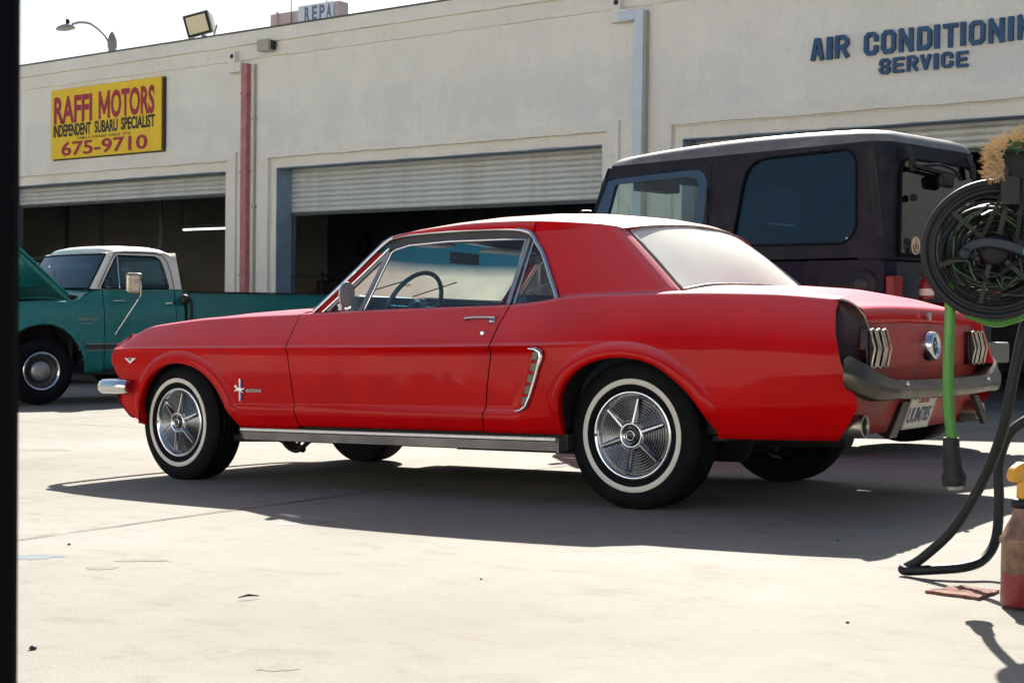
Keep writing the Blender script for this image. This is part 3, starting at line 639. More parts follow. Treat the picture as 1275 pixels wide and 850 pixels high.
def archz(x):
    z = 0
    for A in (ARF, ARR):
        if A[0][0] < x < A[-1][0]: z = lin(A, x)
    return z
def scoopx(z): return 2.33 + (z - .648) * (.085 / .255)   # slanted line of the side scoop
def segd(x, z, p, q):
    ex, ez = q[0] - p[0], q[1] - p[1]; t = max(0, min(1, ((x - p[0]) * ex + (z - p[1]) * ez) / (ex * ex + ez * ez + 1e-12)))
    return hypot(x - p[0] - ex * t, z - p[1] - ez * t)
def densify(A):
    return [tuple(v)[:2] for v in smooth_path([(a, b, 0) for a, b in A], 3)]
ARF = densify(ARF); ARR = densify(ARR)
def Ybody(x, z):
    W = Wd(x); zc = creasez(x); zt = crest(x); hb = sstep(2.25, 2.9, x); nose = sstep(.2, -.45, x)
    # front and door section: sharp crease
    if z >= zc: o1 = .008 * sstep(zc, zc + .012, z) + .080 * ((z - zc) / (zt - zc)) ** 1.15
    else:
        cove = lin([(-.4, .0), (.3, .004), (1.2, .012), (2.1, .024), (2.5, .024)], x) * sstep(.015, -.02, x - scoopx(z))
        k = sstep(.388, .402, z) * (1 - sstep(zc - .03, zc - .004, z) * .75)
        o1 = cove * k + .030 * max(0, (.39 - z) / .11) ** 1.5 + .010 * (1 - sstep(.39, .41, z)) * 0 + .004 * sstep(zc - .10, zc - .0, z) * (zc - z > .004)
    # haunch section: soft shoulder
    s = max(0, (z - .52) / (zt - .52)); o2 = .085 * s ** 2.1 + .055 * max(0, (.46 - z) / .17) ** 1.7
    rz = sstep(3.2, 3.7, x); o2 += rz * .03 * max(0, (.55 - z) / .25)
    o = o1 * (1 - hb) + o2 * hb
    return W - o
def panel(xl, xr, extra=(), zlow=.286, step=.03, zmax=None):
    xs0 = [xl(.6) + (xr(.6) - xl(.6)) * i / int((xr(.6) - xl(.6)) / step) for i in range(int((xr(.6) - xl(.6)) / step) + 1)]
    S_ = sorted(set(round((x - xl(.6)) / (xr(.6) - xl(.6)), 5) for x in xs0 + [e for e in extra if xl(.6) < e < xr(.6)]))
    tl = [0, .06, .14, .22, .27, .295, .315, .34, .40, .46, .53, .60, .67, .74, .80, .85, .89, .92, .95, .975, .988, 1]
    tu = [.03, .06, .10, .16, .24, .33, .43, .53, .63, .73, .82, .90, .96, 1]
    rows = []
    for t in [('l', a) for a in tl] + [('u', a) for a in tu]:
        row = []
        for s in S_:
            x = xl(.6) + s * (xr(.6) - xl(.6)); zc, zt = creasez(x), crest(x)
            zr = zlow + (zc - zlow) * t[1] if t[0] == 'l' else zc + (zt - zc) * t[1]
            zb = max(zlow, archz(x)); z = max(zr, zb)
            xx = x + (xl(z) - xl(.6)) * max(0, 1 - (x - xl(.6)) / .262) + (xr(z) - xr(.6)) * max(0, 1 - (xr(.6) - x) / .30)
            row.append((xx, z))
        rows.append(row)
    return rows
def side_mesh(name, rows, top_in=None, mat='red_paint', fl=None, parent=CAR, **k):
    out = []
    for sgn in ((-1, 1) if fl is None else (fl,)):
        m = MB(); R3 = [[(x, sgn * Ybody(x, z), z) for x, z in r] for r in rows]
        # rolled-in bottom edge
        R3 = [[(x, y - sgn * .03, z + .002) for x, y, z in R3[0]], [(x, y - sgn * .006, z - .001) for x, y, z in R3[0]]] + R3
        if top_in:
            last = rows[-1]; yk = [Ybody(x, z) for x, z in last]
            for f in (.006, .016, .032, .06, .09, .125):
                if f <= top_in + 1e-6: R3.append([(x, sgn * (y - f), z + .014 * min(1, (f / .045)) ** .6 + .06 * max(0, f - .03)) for (x, z), y in zip(last, yk)])
        m.grid(R3, True, flip=(sgn > 0)); out.append(m.build(name, mat, parent, merge=.00005, **k))
    return out
NOSE = [(.30, -.275), (.335, -.36), (.408, -.445), (.516, -.440), (.55, -.480), (.594, -.523), (.646, -.538), (.70, -.515), (.735, -.48), (.765, -.43), (.80, -.38)]
def xf(z): return lin(NOSE, z)
def g1(z): return lin([(.29, .935), (.40, .917), (.68, .862), (.84, .880)], z)
def g2(z): return lin([(.29, 2.043), (.50, 2.063), (.673, 2.087), (.76, 2.11), (.84, 2.14)], z)
def xr_(z): return lin([(.29, 3.60), (.36, 3.66), (.43, 3.705), (.49, 3.69), (.60, 3.648), (.70, 3.624), (.78, 3.613), (.83, 3.617)], z)
EXA = [e + d for e in (-.254, .528, 2.444, 3.15) for d in (-.012, -.006, -.0015, -.0005, .0005, .002, .005, .009, .014, .02, .03)] + [p[0] for p in ARF + ARR]
side_mesh('front_fender', panel(xf, lambda z: g1(z) - .003, EXA), .125)
side_mesh('door', panel(lambda z: g1(z) + .003, lambda z: g2(z) - .003, zlow=.303), .03)
EXS = [2.25, 2.27, 2.29, 2.30, 2.31, 2.32, 2.33, 2.34, 2.35, 2.36]
side_mesh('quarter_panel', panel(lambda z: g2(z) + .003, xr_, EXA + EXS, zlow=.300), .09)
# rolled lip round each wheel opening
for A in (ARF, ARR):
    for s_ in (-1, 1):
        m = MB(); rows = []; n_ = len(A)
        prof = [(.010, -.035), (-.004, -.010), (-.005, .006), (.000, .013), (.012, .0155), (.026, .0145), (.040, .011), (.052, .0055), (.060, .001), (.064, -.004)]
        for off, dy in prof:
            r = []
            for i in range(n_):
                p0, p1 = A[max(0, i - 2)], A[min(n_ - 1, i + 2)]; dx, dz = p1[0] - p0[0], p1[1] - p0[1]; l = hypot(dx, dz); nx, nz = -dz / l, dx / l
                e = min(1, .25 + min(i, n_ - 1 - i) / 5)
                x, z = A[i][0] + nx * off * e, A[i][1] + nz * off * e
                r.append((x, s_ * (Ybody(x, max(z, .30)) + dy * (e if dy > 0 else 1)), z))
            rows.append(r)
        m.grid(rows, True, flip=(s_ > 0)).build('wheel_arch_lip', 'red_paint', CAR)
# dark structure behind the gaps, sills and wheel housings
for s in (-1, 1):
    m = MB()
    for g in (g1, g2): m.grid([[(g(z) + dx, s * (Ybody(g(z), z) - .03), z) for z in [.28 + .56 * i / 12 for i in range(13)]] for dx in (-.03, .03)], False)
    m.box(.50, 2.46, s * .70 if s > 0 else -.82, .82 if s > 0 else s * .70, .235, .30)
    m.build('sill', 'underbody', CAR)
for cx, r0 in ((.13, .40), (2.79, .36)):
    for s in (-1, 1):
        m = MB(); rows = []
        AR = ARF if cx < 1 else ARR; mx = (AR[0][0] + AR[-1][0]) / 2
        for y, k in ((.835, 0), (.80, .012), (.60, .02), (.45, .02)): rows.append([(a + (k if a > mx else -k), s * y, b + k) for a, b in AR])
        m.grid(rows, True); m.prism([(cx + r0 * cos(pi * i / 20), .26 + .36 * sin(pi * i / 20)) for i in range(21)], 'y', s * .44, s * .45)
        m.build('wheel_housing', 'underbody', CAR)
m = MB(); m.box(-.25, 2.6, -.62, .62, .22, .30); m.box(.55, 2.4, -.78, .78, .225, .26); m.box(3.0, 3.48, -.70, .70, .31, .40)
m.tube([(3.05, -.25, .29), (3.45, -.25, .30)], .06, 14); m.tube([(.9, .25, .17), (2.9, .25, .2)], .03); m.lathe([(0, 2.55), (.13, 2.6), (.13, 2.85), (0, 2.92)], (0, 0, .27), 'x', 16); m.tube([(2.743, -.7, .29), (2.743, .7, .29)], .045)
m.box(1.15, 1.9, .1, .5, .14, .24)
m.build('chassis', 'underbody', CAR)
# suspension arm and brake hose hanging behind the front wheel
m = MB(); m.tube(smooth_path([(.55, -.60, .27), (.62, -.62, .19), (.70, -.62, .165), (.80, -.62, .22), (.92, -.60, .25)]), .012); m.tube([(.52, -.55, .21), (.72, -.6, .17)], .018); m.tube([(.70, -.61, .17), (.70, -.6, .27)], .008)
m.tube([(.30, -.66, .22), (.62, -.6, .225)], .02); m.build('suspension_link', 'underbody', CAR)
# bonnet, cowl, boot lid
def top_sheet(xs, yb, hgt, edge_drop=.0, n=24, zoff=.016):
    rows = []
    for x in xs:
        yy = yb(x); z0 = crest(min(x, 3.62)) + zoff; h = hgt(x)
        rows.append([(x, yy * (2 * j / n - 1), z0 + h * (1 - abs(2 * j / n - 1) ** 2.2)) for j in range(n + 1)])
    return rows
hx = [-.50, -.49, -.46, -.42, -.36, -.28, -.15, 0, .2, .4, .6, .75, .80]
MB().grid([[(x, y, z - (.05 if i == 0 else .0)) for x, y, z in r] for i, r in enumerate(top_sheet(hx, lambda x: Wd(x) - .21, lambda x: lin([(-.5, .02), (0, .04), (.8, .05)], x)))], True).build('bonnet', 'red_paint', CAR, solid=.004)
MB().grid(top_sheet([.805, .86, .93, 1.0, 1.06], lambda x: Wd(x) - .205, lambda x: .045, zoff=.012), True).build('cowl', 'red_paint', CAR)
# boot lid wraps down over the tail
rows = top_sheet([2.86, 2.95, 3.05, 3.2, 3.35, 3.5, 3.58, 3.64], lambda x: Wd(min(x, 3.6)) - .165, lambda x: lin([(2.86, .042), (3.3, .042), (3.5, .028), (3.64, .013)], x), zoff=.014)
rows = [[(x, y, z - lin([(3.3, 0), (3.5, .012), (3.64, .034)], x)) for x, y, z in r] for r in rows]
def push(rows, dx, dz): rows.append([(x + dx, y * .998, z + dz) for x, y, z in rows[-1]])
for dx, dz in ((.014, -.003), (.012, -.006), (.006, -.006), (.009, -.022), (.001, -.005), (-.002, -.026), (-.006, -.004), (-.030, -.002)): push(rows, dx, dz)
MB().grid(rows, True).build('boot_lid', 'red_paint', CAR)
# filler between lid and quarters, parcel area under rear window
m = MB()
for s in (-1, 1):
    m.grid([[(x, s * (Wd(min(x, 3.6)) - d), crest(min(x, 3.62)) + .008) for x in [2.3 + .1 * i for i in range(14)]] for d in (.155, .185)], True, flip=(s < 0))
m.build('lid_gutter', 'underbody', CAR)
# tail panel: slightly dished, with curved sides
tp = MB(); rows = []
for z, x in ((.765, 3.62), (.755, 3.662), (.735, 3.682), (.70, 3.690), (.65, 3.692), (.60, 3.690), (.565, 3.682), (.54, 3.670), (.50, 3.66)):
    rows.append([(x - .012 * abs(j / 12 - 1) ** 4, -.69 + (.77 + .69) * j / 24, z) for j in range(25)])
tp.grid(rows, True).build('tail_panel', 'tail_panel_red', CAR)
# quarter end: right one complete, left one missing so the cavity shows
def qend(s, mat, dx, inset, name, label=None):
    m = MB(); rows = []
    for z in ([.835, .825, .80, .77, .72, .66, .60, .57] if s < 0 else [.80, .79, .775, .75, .70, .64, .60, .57]):
        zz = min(z, .822); x0 = xr_(zz); yo = Ybody(min(x0, 3.61), zz)
        r = [(x0 - .005, s * (yo - inset), z if z < .83 else .832), (x0 + dx * .5, s * (yo - inset - .012), z - (.004 if z > .8 else 0)), (x0 + dx, s * (yo - .045), z - (.02 if z > .8 else 0)), (x0 + dx + .004, s * (yo - .10), z - (.03 if z > .8 else 0)), (3.655, s * (yo - .16), z - (.03 if z > .8 else 0))]
        rows.append(r)
    m.grid(rows, True, flip=(s > 0)); return m.build(name, mat, CAR, label=label)
qend(1, 'red_paint', .075, 0, 'quarter_end')
m = MB(); rows = []
for z, px_, py_ in ((.57, 3.700, -.650), (.64, 3.704, -.652), (.70, 3.702, -.662), (.76, 3.692, -.690), (.795, 3.675, -.720), (.815, 3.655, -.752), (.822, 3.635, -.780)):
    x0 = xr_(min(z, .82)); y0 = -(Ybody(min(x0, 3.61), z) - .010)
    rows.append([(x0 - .004 + (px_ - x0 + .004) * t + .0 - .022 * sin(pi * t), y0 + (py_ - y0) * t + .012 * sin(pi * t), z) for t in [i / 8 for i in range(9)]])
m.grid(rows, True).build('quarter_end', 'rusty_primer', CAR, label='rusty dark hollow where the left tail extension is missing')
MB().tube([(q[-1][0] + .002, q[-1][1], q[-1][2]) for q in rows], .0045, 6).build('lamp_housing_edge', 'old_chrome', CAR)
# tail lamps: three upright chevron bars each over a dark lens
for s in (-1, 1):
    T = empty('tail_lamp', (3.695, s * .585 - (.02 if s < 0 else 0), .638)); T.scale = (1, 1.1, 1); T.parent = CAR
    m = MB(); m.prism([(-.085, -.07), (.085, -.07), (.098, 0), (.085, .072), (-.085, .072), (-.098, 0)], 'x', -.01, .012); m.build('lens', 'tail_lens', T)
    for k in (-1, 0, 1):
        m = MB(); y = k * .056
        m.tube([(.022, y - .019, .068), (.034, y + .010 * -1, .0), (.022, y - .019, -.066)], .0048, 6); m.tube([(.022, y + .019, .068), (.034, y + .028 * 1, .0), (.022, y + .019, -.066)], .0048, 6)
        m.tube([(.022, y - .019, .068), (.024, y, .073), (.022, y + .019, .068)], .0048, 6); m.tube([(.022, y - .019, -.066), (.024, y, -.071), (.022, y + .019, -.066)], .0048, 6)
        m.build('bezel', 'old_chrome', T)
        MB().prism([(y - .017, -.062), (y + .017, -.062), (y + .022, 0), (y + .017, .064), (y - .017, .064), (y - .012, 0)], 'x', .013, .017).build('lens_strip', 'grille_dark', T)
# fuel cap emblem and boot latch
E_ = empty('fuel_cap', (3.694, 0, .648)); E_.parent = CAR
MB().lathe([(0, .03), (.02, .032), (.034, .028), (.036, .02)], axis='x', n=28).build('cap_centre', 'grille_dark', E_)
MB().lathe([(.036, .022), (.040, .034), (.050, .038), (.058, .032), (.062, .01), (.062, -.01)], axis='x', n=36).build('cap_ring', 'chrome', E_)
horse = [(-.75, .1), (-.45, .25), (-.2, .22), (.15, .28), (.45, .5), (.62, .78), (.72, .62), (.95, .42), (.88, .32), (.7, .38), (.55, .12), (.85, -.05), (.92, -.3), (.8, -.3), (.72, -.12), (.4, -.18), (.1, -.12), (-.2, -.15), (-.5, -.35), (-.85, -.42), (-.82, -.3), (-.5, -.2), (-.62, 0), (-.95, .05), (-1.1, .3), (-1.0, .32), (-.9, .18)]
MB().prism([(-u * .024, v * .024) for u, v in horse], 'x', .032, .036).build('emblem', 'chrome', E_)
MB().box(3.694, 3.704, -.014, .014, .752, .785).lathe([(0, .012), (.008, .010), (.009, 0)], (3.694, 0, .768), 'x', 12).build('boot_latch', 'chrome', CAR)
# rear bumper: bare grey blade with wrapped ends
def bumper(name, mat, path, prof):
    m = MB(); rows = []
    P = [Vector(q) for q in path]
    for i, q in enumerate(P):
        d = (P[min(i + 1, len(P) - 1)] - P[max(i - 1, 0)]).normalized(); out = d.cross(Vector((0, 0, 1))).normalized(); k = (1 if name != 'rear_bumper' else .56 + .40 * sstep(.56, .80, abs(q.y))) - .18 * max(0, 1 - min(i, len(P) - 1 - i) / 2.0)
        rows.append([tuple(q + out * a + Vector((0, 0, b * k))) for a, b in prof])
    m.grid(rows, True); m.add(rows[0], [tuple(range(len(prof)))]); m.add(rows[-1], [tuple(range(len(prof) - 1, -1, -1))]); o = m.build(name, mat, CAR, merge=.0003)
    if name == 'rear_bumper': es = o.modifiers.new('e', 'EDGE_SPLIT'); es.split_angle = radians(32)
    return o
path = [(3.672, -.838), (3.698, -.832), (3.722, -.815), (3.745, -.775), (3.760, -.70), (3.770, -.60), (3.778, -.40), (3.783, -.2), (3.785, 0)]
path = path + [(x, -y) for x, y in path[-2::-1]]
zz_ = [.555, .548, .535, .518, .500, .488, .482, .480, .480]; zz_ = zz_ + zz_[-2::-1]
bumper('rear_bumper', 'bumper_bare', smooth_path([(x, y, z) for (x, y), z in zip(path, zz_)], 4), [(-.085, .062), (-.012, .066), (-.002, .060), (.006, .020), (.012, .008), (.016, -.006), (.014, -.040), (.006, -.060), (-.004, -.066), (-.03, -.068), (-.030, -.055), (-.006, -.045), (-.012, .045), (-.08, .052)])
for s in (-1, 1):
    MB().lathe([(0, .01), (.009, .006), (.010, 0)], (3.785, s * .50, .505), 'x', 10).build('bumper_bolt', 'chrome', CAR)
    MB().prism([(s * .40, .435), (s * .46, .435), (s * .62, .305), (s * .54, .305)][::s], 'x', 3.735, 3.755).build('bumper_bracket', 'bumper_bare', CAR)
# rear valance with exhaust trims
m = MB(); rows = []
for z, x in ((.50, 3.68), (.45, 3.675), (.40, 3.655), (.35, 3.63), (.315, 3.60), (.30, 3.56)):
    rows.append([(x - .03 * (abs(j / 14 - 1)) ** 3 - .0, (Ybody(3.58, z) - .01) * (j / 14 - 1), z) for j in range(29)])
m.grid(rows, True).build('rear_valance', 'tail_panel_red', CAR)
for s in (-1, 1):
    m = MB().lathe([(.036, -.05), (.034, .012), (.038, .024), (.043, .020), (.044, .0), (.046, -.07)], axis='x', n=24); m.build('exhaust_trim', 'old_chrome', CAR, (3.675, s * .70, .352))
    MB().lathe([(0, -.02), (.036, -.02)], axis='x', n=20).build('exhaust_pipe_end', 'black_void', CAR, (3.675, s * .70, .352))
# licence plate
Pl = empty('licence_plate', (3.692, -.10, .388), (0, radians(20), 0)); Pl.parent = CAR
MB().box(-.002, .002, -.152, .152, -.076, .076).build('plate', 'plate_white', Pl, bevel=.001)
m = MB()
for a, b, c, d in ((-.148, .148, .068, .073), (-.148, .148, -.073, -.068), (-.150, -.145, -.073, .073), (.145, .150, -.073, .073)): m.box(.0022, .004, a, b, c, d)
m.build('plate_frame', 'dull_metal', Pl)
text_obj('plate_number', 'UUM785', .088, 'plate_ink', Pl, (.003, -.135, -.045), (pi / 2, 0, pi / 2), .80, .0025, .0004)
text_obj('plate_state', 'California', .034, 'plate_red', Pl, (.003, -.07, .036), (pi / 2, 0, pi / 2), 1, .0005, .0004)
for s in (-.11, .11): MB().lathe([(0, .006), (.006, .004), (.007, 0)], (.002, s, .055), 'x', 8).build('plate_screw', 'dull_metal', Pl)
# ---- greenhouse
def ys(z): return .735 - (z - .85) * (.13 / .33)       # side glass plane
def SP(pts, s=-1, off=0): return [(x, s * (ys(z) + off), z) for x, z in pts]
RX = [1.26, 1.30, 1.36, 1.45, 1.6, 1.8, 2.05, 2.25, 2.40, 2.50, 2.57, 2.61]; RE = [1.178, 1.192, 1.205, 1.216, 1.226, 1.232, 1.226, 1.212, 1.196, 1.184, 1.172, 1.160]
RCt = [1.225, 1.245, 1.262, 1.278, 1.292, 1.300, 1.297, 1.282, 1.262, 1.242, 1.220, 1.202]
m = MB(); rows = []
n = 30
for x, e, c in zip(RX, RE, RCt):
    r = []
    for j in range(n + 1):
        u = 2 * j / n - 1; yy = .605 * u; bow = .05 * (1 - u * u) * (1 if x > 2.3 else -1) * sstep(1.6, 1.26, x) if x < 2.3 else .07 * (1 - u * u) * sstep(2.4, 2.6, x)
        r.append((x + bow, yy, e + (c - e) * (1 - abs(u) ** 2.1)))
    rows.append(r)
m.grid(rows, True, flip=True).build('roof', 'red_roof_paint', CAR)
# roof side rail between roof edge and drip rail, then the sail panel
for s in (-1, 1):
    m = MB(); top = []; bot = []
    for i in range(21):
        x = 1.27 + (2.16 - 1.27) * i / 20; e = interp(RX, RE, x); top.append((x, s * .605, e))
        bot.append((x, s * .622, lin([(1.27, 1.155), (1.36, 1.192), (1.45, 1.203), (1.665, 1.206), (2.034, 1.193), (2.135, 1.175), (2.16, 1.16)], x)))
    mid = [tuple((Vector(a) + Vector(b)) / 2 + Vector((0, s * .006, .003))) for a, b in zip(top, bot)]
    m.grid([top, mid, bot], True, flip=(s > 0)); m.build('roof_rail', 'red_paint', CAR)
    # sail panel
    m = MB(); rows = []; k = 16
    for i in range(k + 1):
        v = i / k; zl = .872 + .010 * v
        # front edge (quarter window line) and rear edge curve
        fx, fz = 2.372 + (2.150 - 2.372) * v, .872 + (1.172 - .872) * v; fy = ys(fz) + .006
        rx = interp([0, .45, 1], [2.905, 2.735, 2.570], v); rz = interp([0, .45, 1], [.880, 1.030, 1.170], v)
        ry = ys(rz) - .0
        row = []
        for j in range(11):
            u = j / 10; bulge = .010 * sin(pi * u) * (1 - v * .3)
            row.append((fx + (rx - fx) * u, s * (fy + (ry - fy) * u + bulge), fz + (rz - fz) * u))
        # soft corner turning in to the rear window
        for dx, dy in ((.006, .006), (.011, .014), (.018, .028)):
            row.append((rx + dx, s * (ry - dy), rz + .002 * v))
        rows.append(row)
    # blend the base outward to the body
    base = [(x, s * (abs(y) + .014), z - .012) for x, y, z in rows[0]]
    m.grid([base] + rows, True, flip=(s < 0)); m.build('sail_panel', 'red_roof_paint' if False else 'red_paint', CAR)
    m = MB(); tr = [(interp(RX, RE, x), x) for x in (2.15, 2.25, 2.35, 2.45, 2.57)]
    m.grid([[(x, s * .605, z) for z, x in tr], [(x, s * (ys(1.172) + .006), 1.172 - .002 * i) for i, x in enumerate((2.15, 2.25, 2.35, 2.45, 2.57))]], True, flip=(s > 0)); m.build('roof_rail', 'red_paint', CAR)
# belt shelf between body crest and glass
for s in (-1, 1):
    m = MB()
    xs = [.93 + .1 * i for i in range(15)] + [2.4]
    m.grid([[(x, s * (Ybody(x, crest(x)) - .028), crest(x) + .011) for x in xs], [(x, s * (ys(.86) - .01), crest(x) + .010) for x in xs], [(x, s * (ys(.86) - .03), crest(x) - .06) for x in xs]], True, flip=(s < 0))
    m.build('belt_shelf', 'red_paint', CAR)
# A pillars and windshield
WB = [(.93, .70, .846), (.865, .55, .868), (.82, .3, .882), (.805, 0, .886)]   # base line, right half (x, |y|, z)
WT = [(1.285, .602, 1.168), (1.258, .45, 1.20), (1.235, .25, 1.218), (1.225, 0, 1.226)]
def half(L): return [(x, -y, z) for x, y, z in L] + [(x, y, z) for x, y, z in L[-2::-1]]
b_, t_2 = smooth_path(half(WB), 5), smooth_path(half(WT), 5)
rows = []
for i in range(11):
    v = i / 10; rows.append([tuple(a * (1 - v) + c * v + Vector((-.035 * sin(pi * v), 0, .03 * sin(pi * v))) * max(0, 1 - (a.y / .68) ** 2)) for a, c in zip(b_, t_2)])
wg = [[tuple(Vector(r[j])) for j in range(len(r))] for r in rows]
MB().grid(wg, True).build('windshield', 'dusty_windshield', CAR)
loop = [wg[0][j] for j in range(len(wg[0]))] + [wg[i][-1] for i in range(1, 11)] + [wg[10][j] for j in range(len(wg[0]) - 2, -1, -1)] + [wg[i][0] for i in range(9, 0, -1)]
MB().tube(loop, .011, 8, closed=True).build('windshield_trim', 'chrome', CAR)
m = MB(); m.grid([[(a + .012, b * 1.0, c - .004) for a, b, c in wg[10]], [(x + .05 * (1 - (y / .605) ** 2) * -1, y, z) for x, y, z in [(1.268, .602 * (2 * j / 30 - 1), 1.180 + .046 * (1 - abs(2 * j / 30 - 1) ** 2.1)) for j in range(len(wg[10]))]]], True)
for s in (-1, 1):
    P = SP([(.945, .848), (1.137, 1.022), (1.292, 1.166), (1.37, 1.196), (1.5, 1.203), (1.665, 1.203), (1.85, 1.20), (2.034, 1.190), (2.115, 1.176), (2.155, 1.158), (2.19, 1.118), (2.234, 1.07), (2.30, .965), (2.362, .866)], s, .010)
    pts = smooth_path(P, 4)
    MB().ribbon(pts, .016, .02, (0, s, .25), True).build('drip_rail', 'chrome', CAR)
    # pillar body: between windshield edge and vent window
    A = SP([(.955, .846), (1.147, 1.018), (1.262, 1.122)], s, .004); I = [(x + .055, y * .985, z) for x, y, z in A]; F = [(x - .012, y * .962, z + .006) for x, y, z in A]
    m2 = MB(); m2.grid([F, A, I], False, flip=(s > 0)); m2.build('windshield_pillar', 'red_paint', CAR)
    MB().tube(SP([(1.000, .847), (1.185, 1.013), (1.325, 1.142)], s, .004), .0085, 6).build('pillar_trim', 'chrome', CAR)
    MB().tube(SP([(.93, .846), (1.12, 1.02), (1.275, 1.16)], s, -.006), .007, 6).build('pillar_trim', 'chrome', CAR)
    # headliner edge/door frame dark strip above glass
    m2 = MB(); xs = [1.31, 1.36, 1.45, 1.6, 1.8, 2.0, 2.1, 2.145]
    up_ = [lin([(1.31, 1.17), (1.37, 1.194), (1.5, 1.20), (1.665, 1.20), (2.034, 1.188), (2.145, 1.164)], x) for x in xs]; lo_ = [lin([(1.31, 1.10), (1.36, 1.135), (1.45, 1.155), (1.67, 1.160), (2.0, 1.150), (2.145, 1.138)], x) for x in xs]
    m2.grid([SP(list(zip(xs, up_)), s, -.004), SP(list(zip(xs, lo_)), s, -.010)], True, flip=(s < 0)); m2.build('weatherstrip', 'ribbed_trim_dark', CAR)
    # door glass
    def pane(poly, name, mat='side_glass', off=-.012):
        m3 = MB(); m3.add(SP(poly, s, off), [tuple(range(len(poly)))]); return m3.build(name, mat, CAR)
    pane([(1.252, .836), (1.338, 1.125), (1.36, 1.138), (1.44, 1.155), (1.676, 1.160), (2.00, 1.150), (2.115, 1.142), (2.088, .836)], 'door_glass')
    MB().tube(SP([(1.252, .846), (1.336, 1.122), (1.36, 1.136), (1.44, 1.152), (1.676, 1.157), (2.00, 1.147), (2.115, 1.140), (2.089, .846)], s, -.008), .0065, 6).build('glass_trim', 'chrome', CAR)
    pane([(1.035, .838), (1.10, .905), (1.315, 1.108), (1.232, .838)], 'vent_glass')
    MB().ribbon(SP([(1.022, .85), (1.10, .915), (1.322, 1.118)], s, -.004), .012, .012, (0, s, .3)).ribbon(SP([(1.325, 1.125), (1.240, .846)], s, -.002), .020, .014, (0, s, .3)).build('vent_frame', 'dull_metal', CAR)
    pane([(2.122, .838), (2.157, 1.132), (2.18, 1.11), (2.355, .874), (2.335, .862), (2.25, .848)], 'quarter_glass')
    MB().ribbon(SP([(2.101, .846), (2.136, 1.140)], s, -.004), .016, .014, (0, s, .3)).build('quarter_frame', 'dull_metal', CAR)
    MB().tube(SP([(2.125, .846), (2.158, 1.135)], s, -.006), .006, 6).build('quarter_frame', 'chrome', CAR)
# mirror on the left door
Mi = empty('door_mirror', (1.165, -.80, .855)); Mi.parent = CAR
MB().tube([(0, .01, 0), (.015, 0, .045)], [.016, .009], 10).build('stem', 'chrome', Mi)
m = MB().lathe([(0, -.030), (.03, -.026), (.050, -.012), (.054, 0), (.052, .006)], axis='x', n=24); o = m.build('shell', 'chrome', Mi, (.045, 0, .068), (0, radians(6), radians(-18))); o.scale = (1, .78, 1.15)
o = MB().lathe([(0, .0065), (.050, .0065)], axis='x', n=24).build('mirror_glass', 'dull_metal', Mi, (.045, 0, .068), (0, radians(6), radians(-18))); o.scale = (1, .78, 1.15)
# rear window
BB = [(2.915, .655, .886), (2.935, .45, .912), (2.945, .2, .922), (2.948, 0, .925)]
BT = [(2.612, .560, 1.150), (2.645, .38, 1.178), (2.665, .18, 1.193), (2.668, 0, 1.196)]
b_, t_2 = smooth_path(half(BB), 5), smooth_path(half(BT), 5); rows = []
for i in range(11):
    v = i / 10; rows.append([tuple(a * (1 - v) + c * v + Vector((.03 * sin(pi * v), 0, .028 * sin(pi * v))) * max(0, .25 + .75 * (1 - (a.y / .62) ** 2)) * .6) for a, c in zip(b_, t_2)])
MB().grid(rows, True, flip=True).build('rear_window', 'dusty_rear_glass', CAR)
loop = rows[0] + [r[-1] for r in rows[1:-1]] + rows[-1][::-1] + [r[0] for r in rows[-2:0:-1]]
MB().tube(loop, .0095, 8, closed=True).build('rear_window_trim', 'old_chrome', CAR)
MB().tube([tuple(Vector(q) * 1 + Vector((-.012, 0, .0))) for q in loop], .008, 6, closed=True).build('rear_window_seal', 'rubber', CAR)
# body metal round the rear window
m = MB(); top = []
for j in range(len(rows[-1])):
    a = Vector(rows[-1][j]); u = a.y / .560; top.append((2.61 + .07 * (1 - u * u), .605 * u, 1.160 + .042 * (1 - abs(u) ** 2.1)))
m.grid([top, rows[-1]], True, flip=True)
for s in (-1, 1):
    k = -1 if s > 0 else 0
    E2 = [(interp([0, .45, 1], [2.905, 2.735, 2.570], i / 10) + .018, s * (ys(interp([0, .45, 1], [.880, 1.030, 1.170], i / 10)) - .028), interp([0, .45, 1], [.880, 1.030, 1.170], i / 10) + .002 * i / 10) for i in range(11)]
    m.grid([E2, [r[k] for r in rows]], True, flip=(s < 0))
m.grid([[(a + .0, b, c) for a, b, c in rows[0]], [(a + .035, b * 1.03, crest(2.95) + .014 + .040 * (1 - abs(b / .66) ** 2.2)) for a, b, c in rows[0]]], True)
m.build('window_surround', 'red_roof_paint', CAR)
# ---- interior
I = [MB().box(.86, 3.1, -.66, .66, .28, .30).build('cabin_floor', 'interior_dark', CAR)]
m = MB(); rows = []
for x, z in ((.83, .87), (.92, .885), (1.02, .880), (1.07, .86), (1.08, .80), (1.05, .62)): rows.append([(x, y, z) for y in (-.66, -.5, -.3, 0, .3, .5, .66)])
m.grid(rows, True).build('dashboard', 'interior_light', CAR)
MB().box(1.04, 1.11, -.60, -.17, .80, .930).build('instrument_panel', 'interior_blue', CAR, bevel=.02)
MB().box(.96, 1.08, -.04, .63, .80, .922).build('dash_pad', 'interior_blue', CAR, bevel=.015)
MB().box(.955, 1.07, -.05, .64, .924, .936).build('dash_pad_top', 'interior_light', CAR, bevel=.003)
MB().tube([(1.05, -.30, .90), (1.12, -.30, .985), (1.13, -.24, .99)], .003, 5).build('dash_lead', 'interior_dark', CAR)
MB().tube([(.86, .1, .95), (.98, .33, 1.03)], .004, 5).build('wiper', 'interior_dark', CAR)
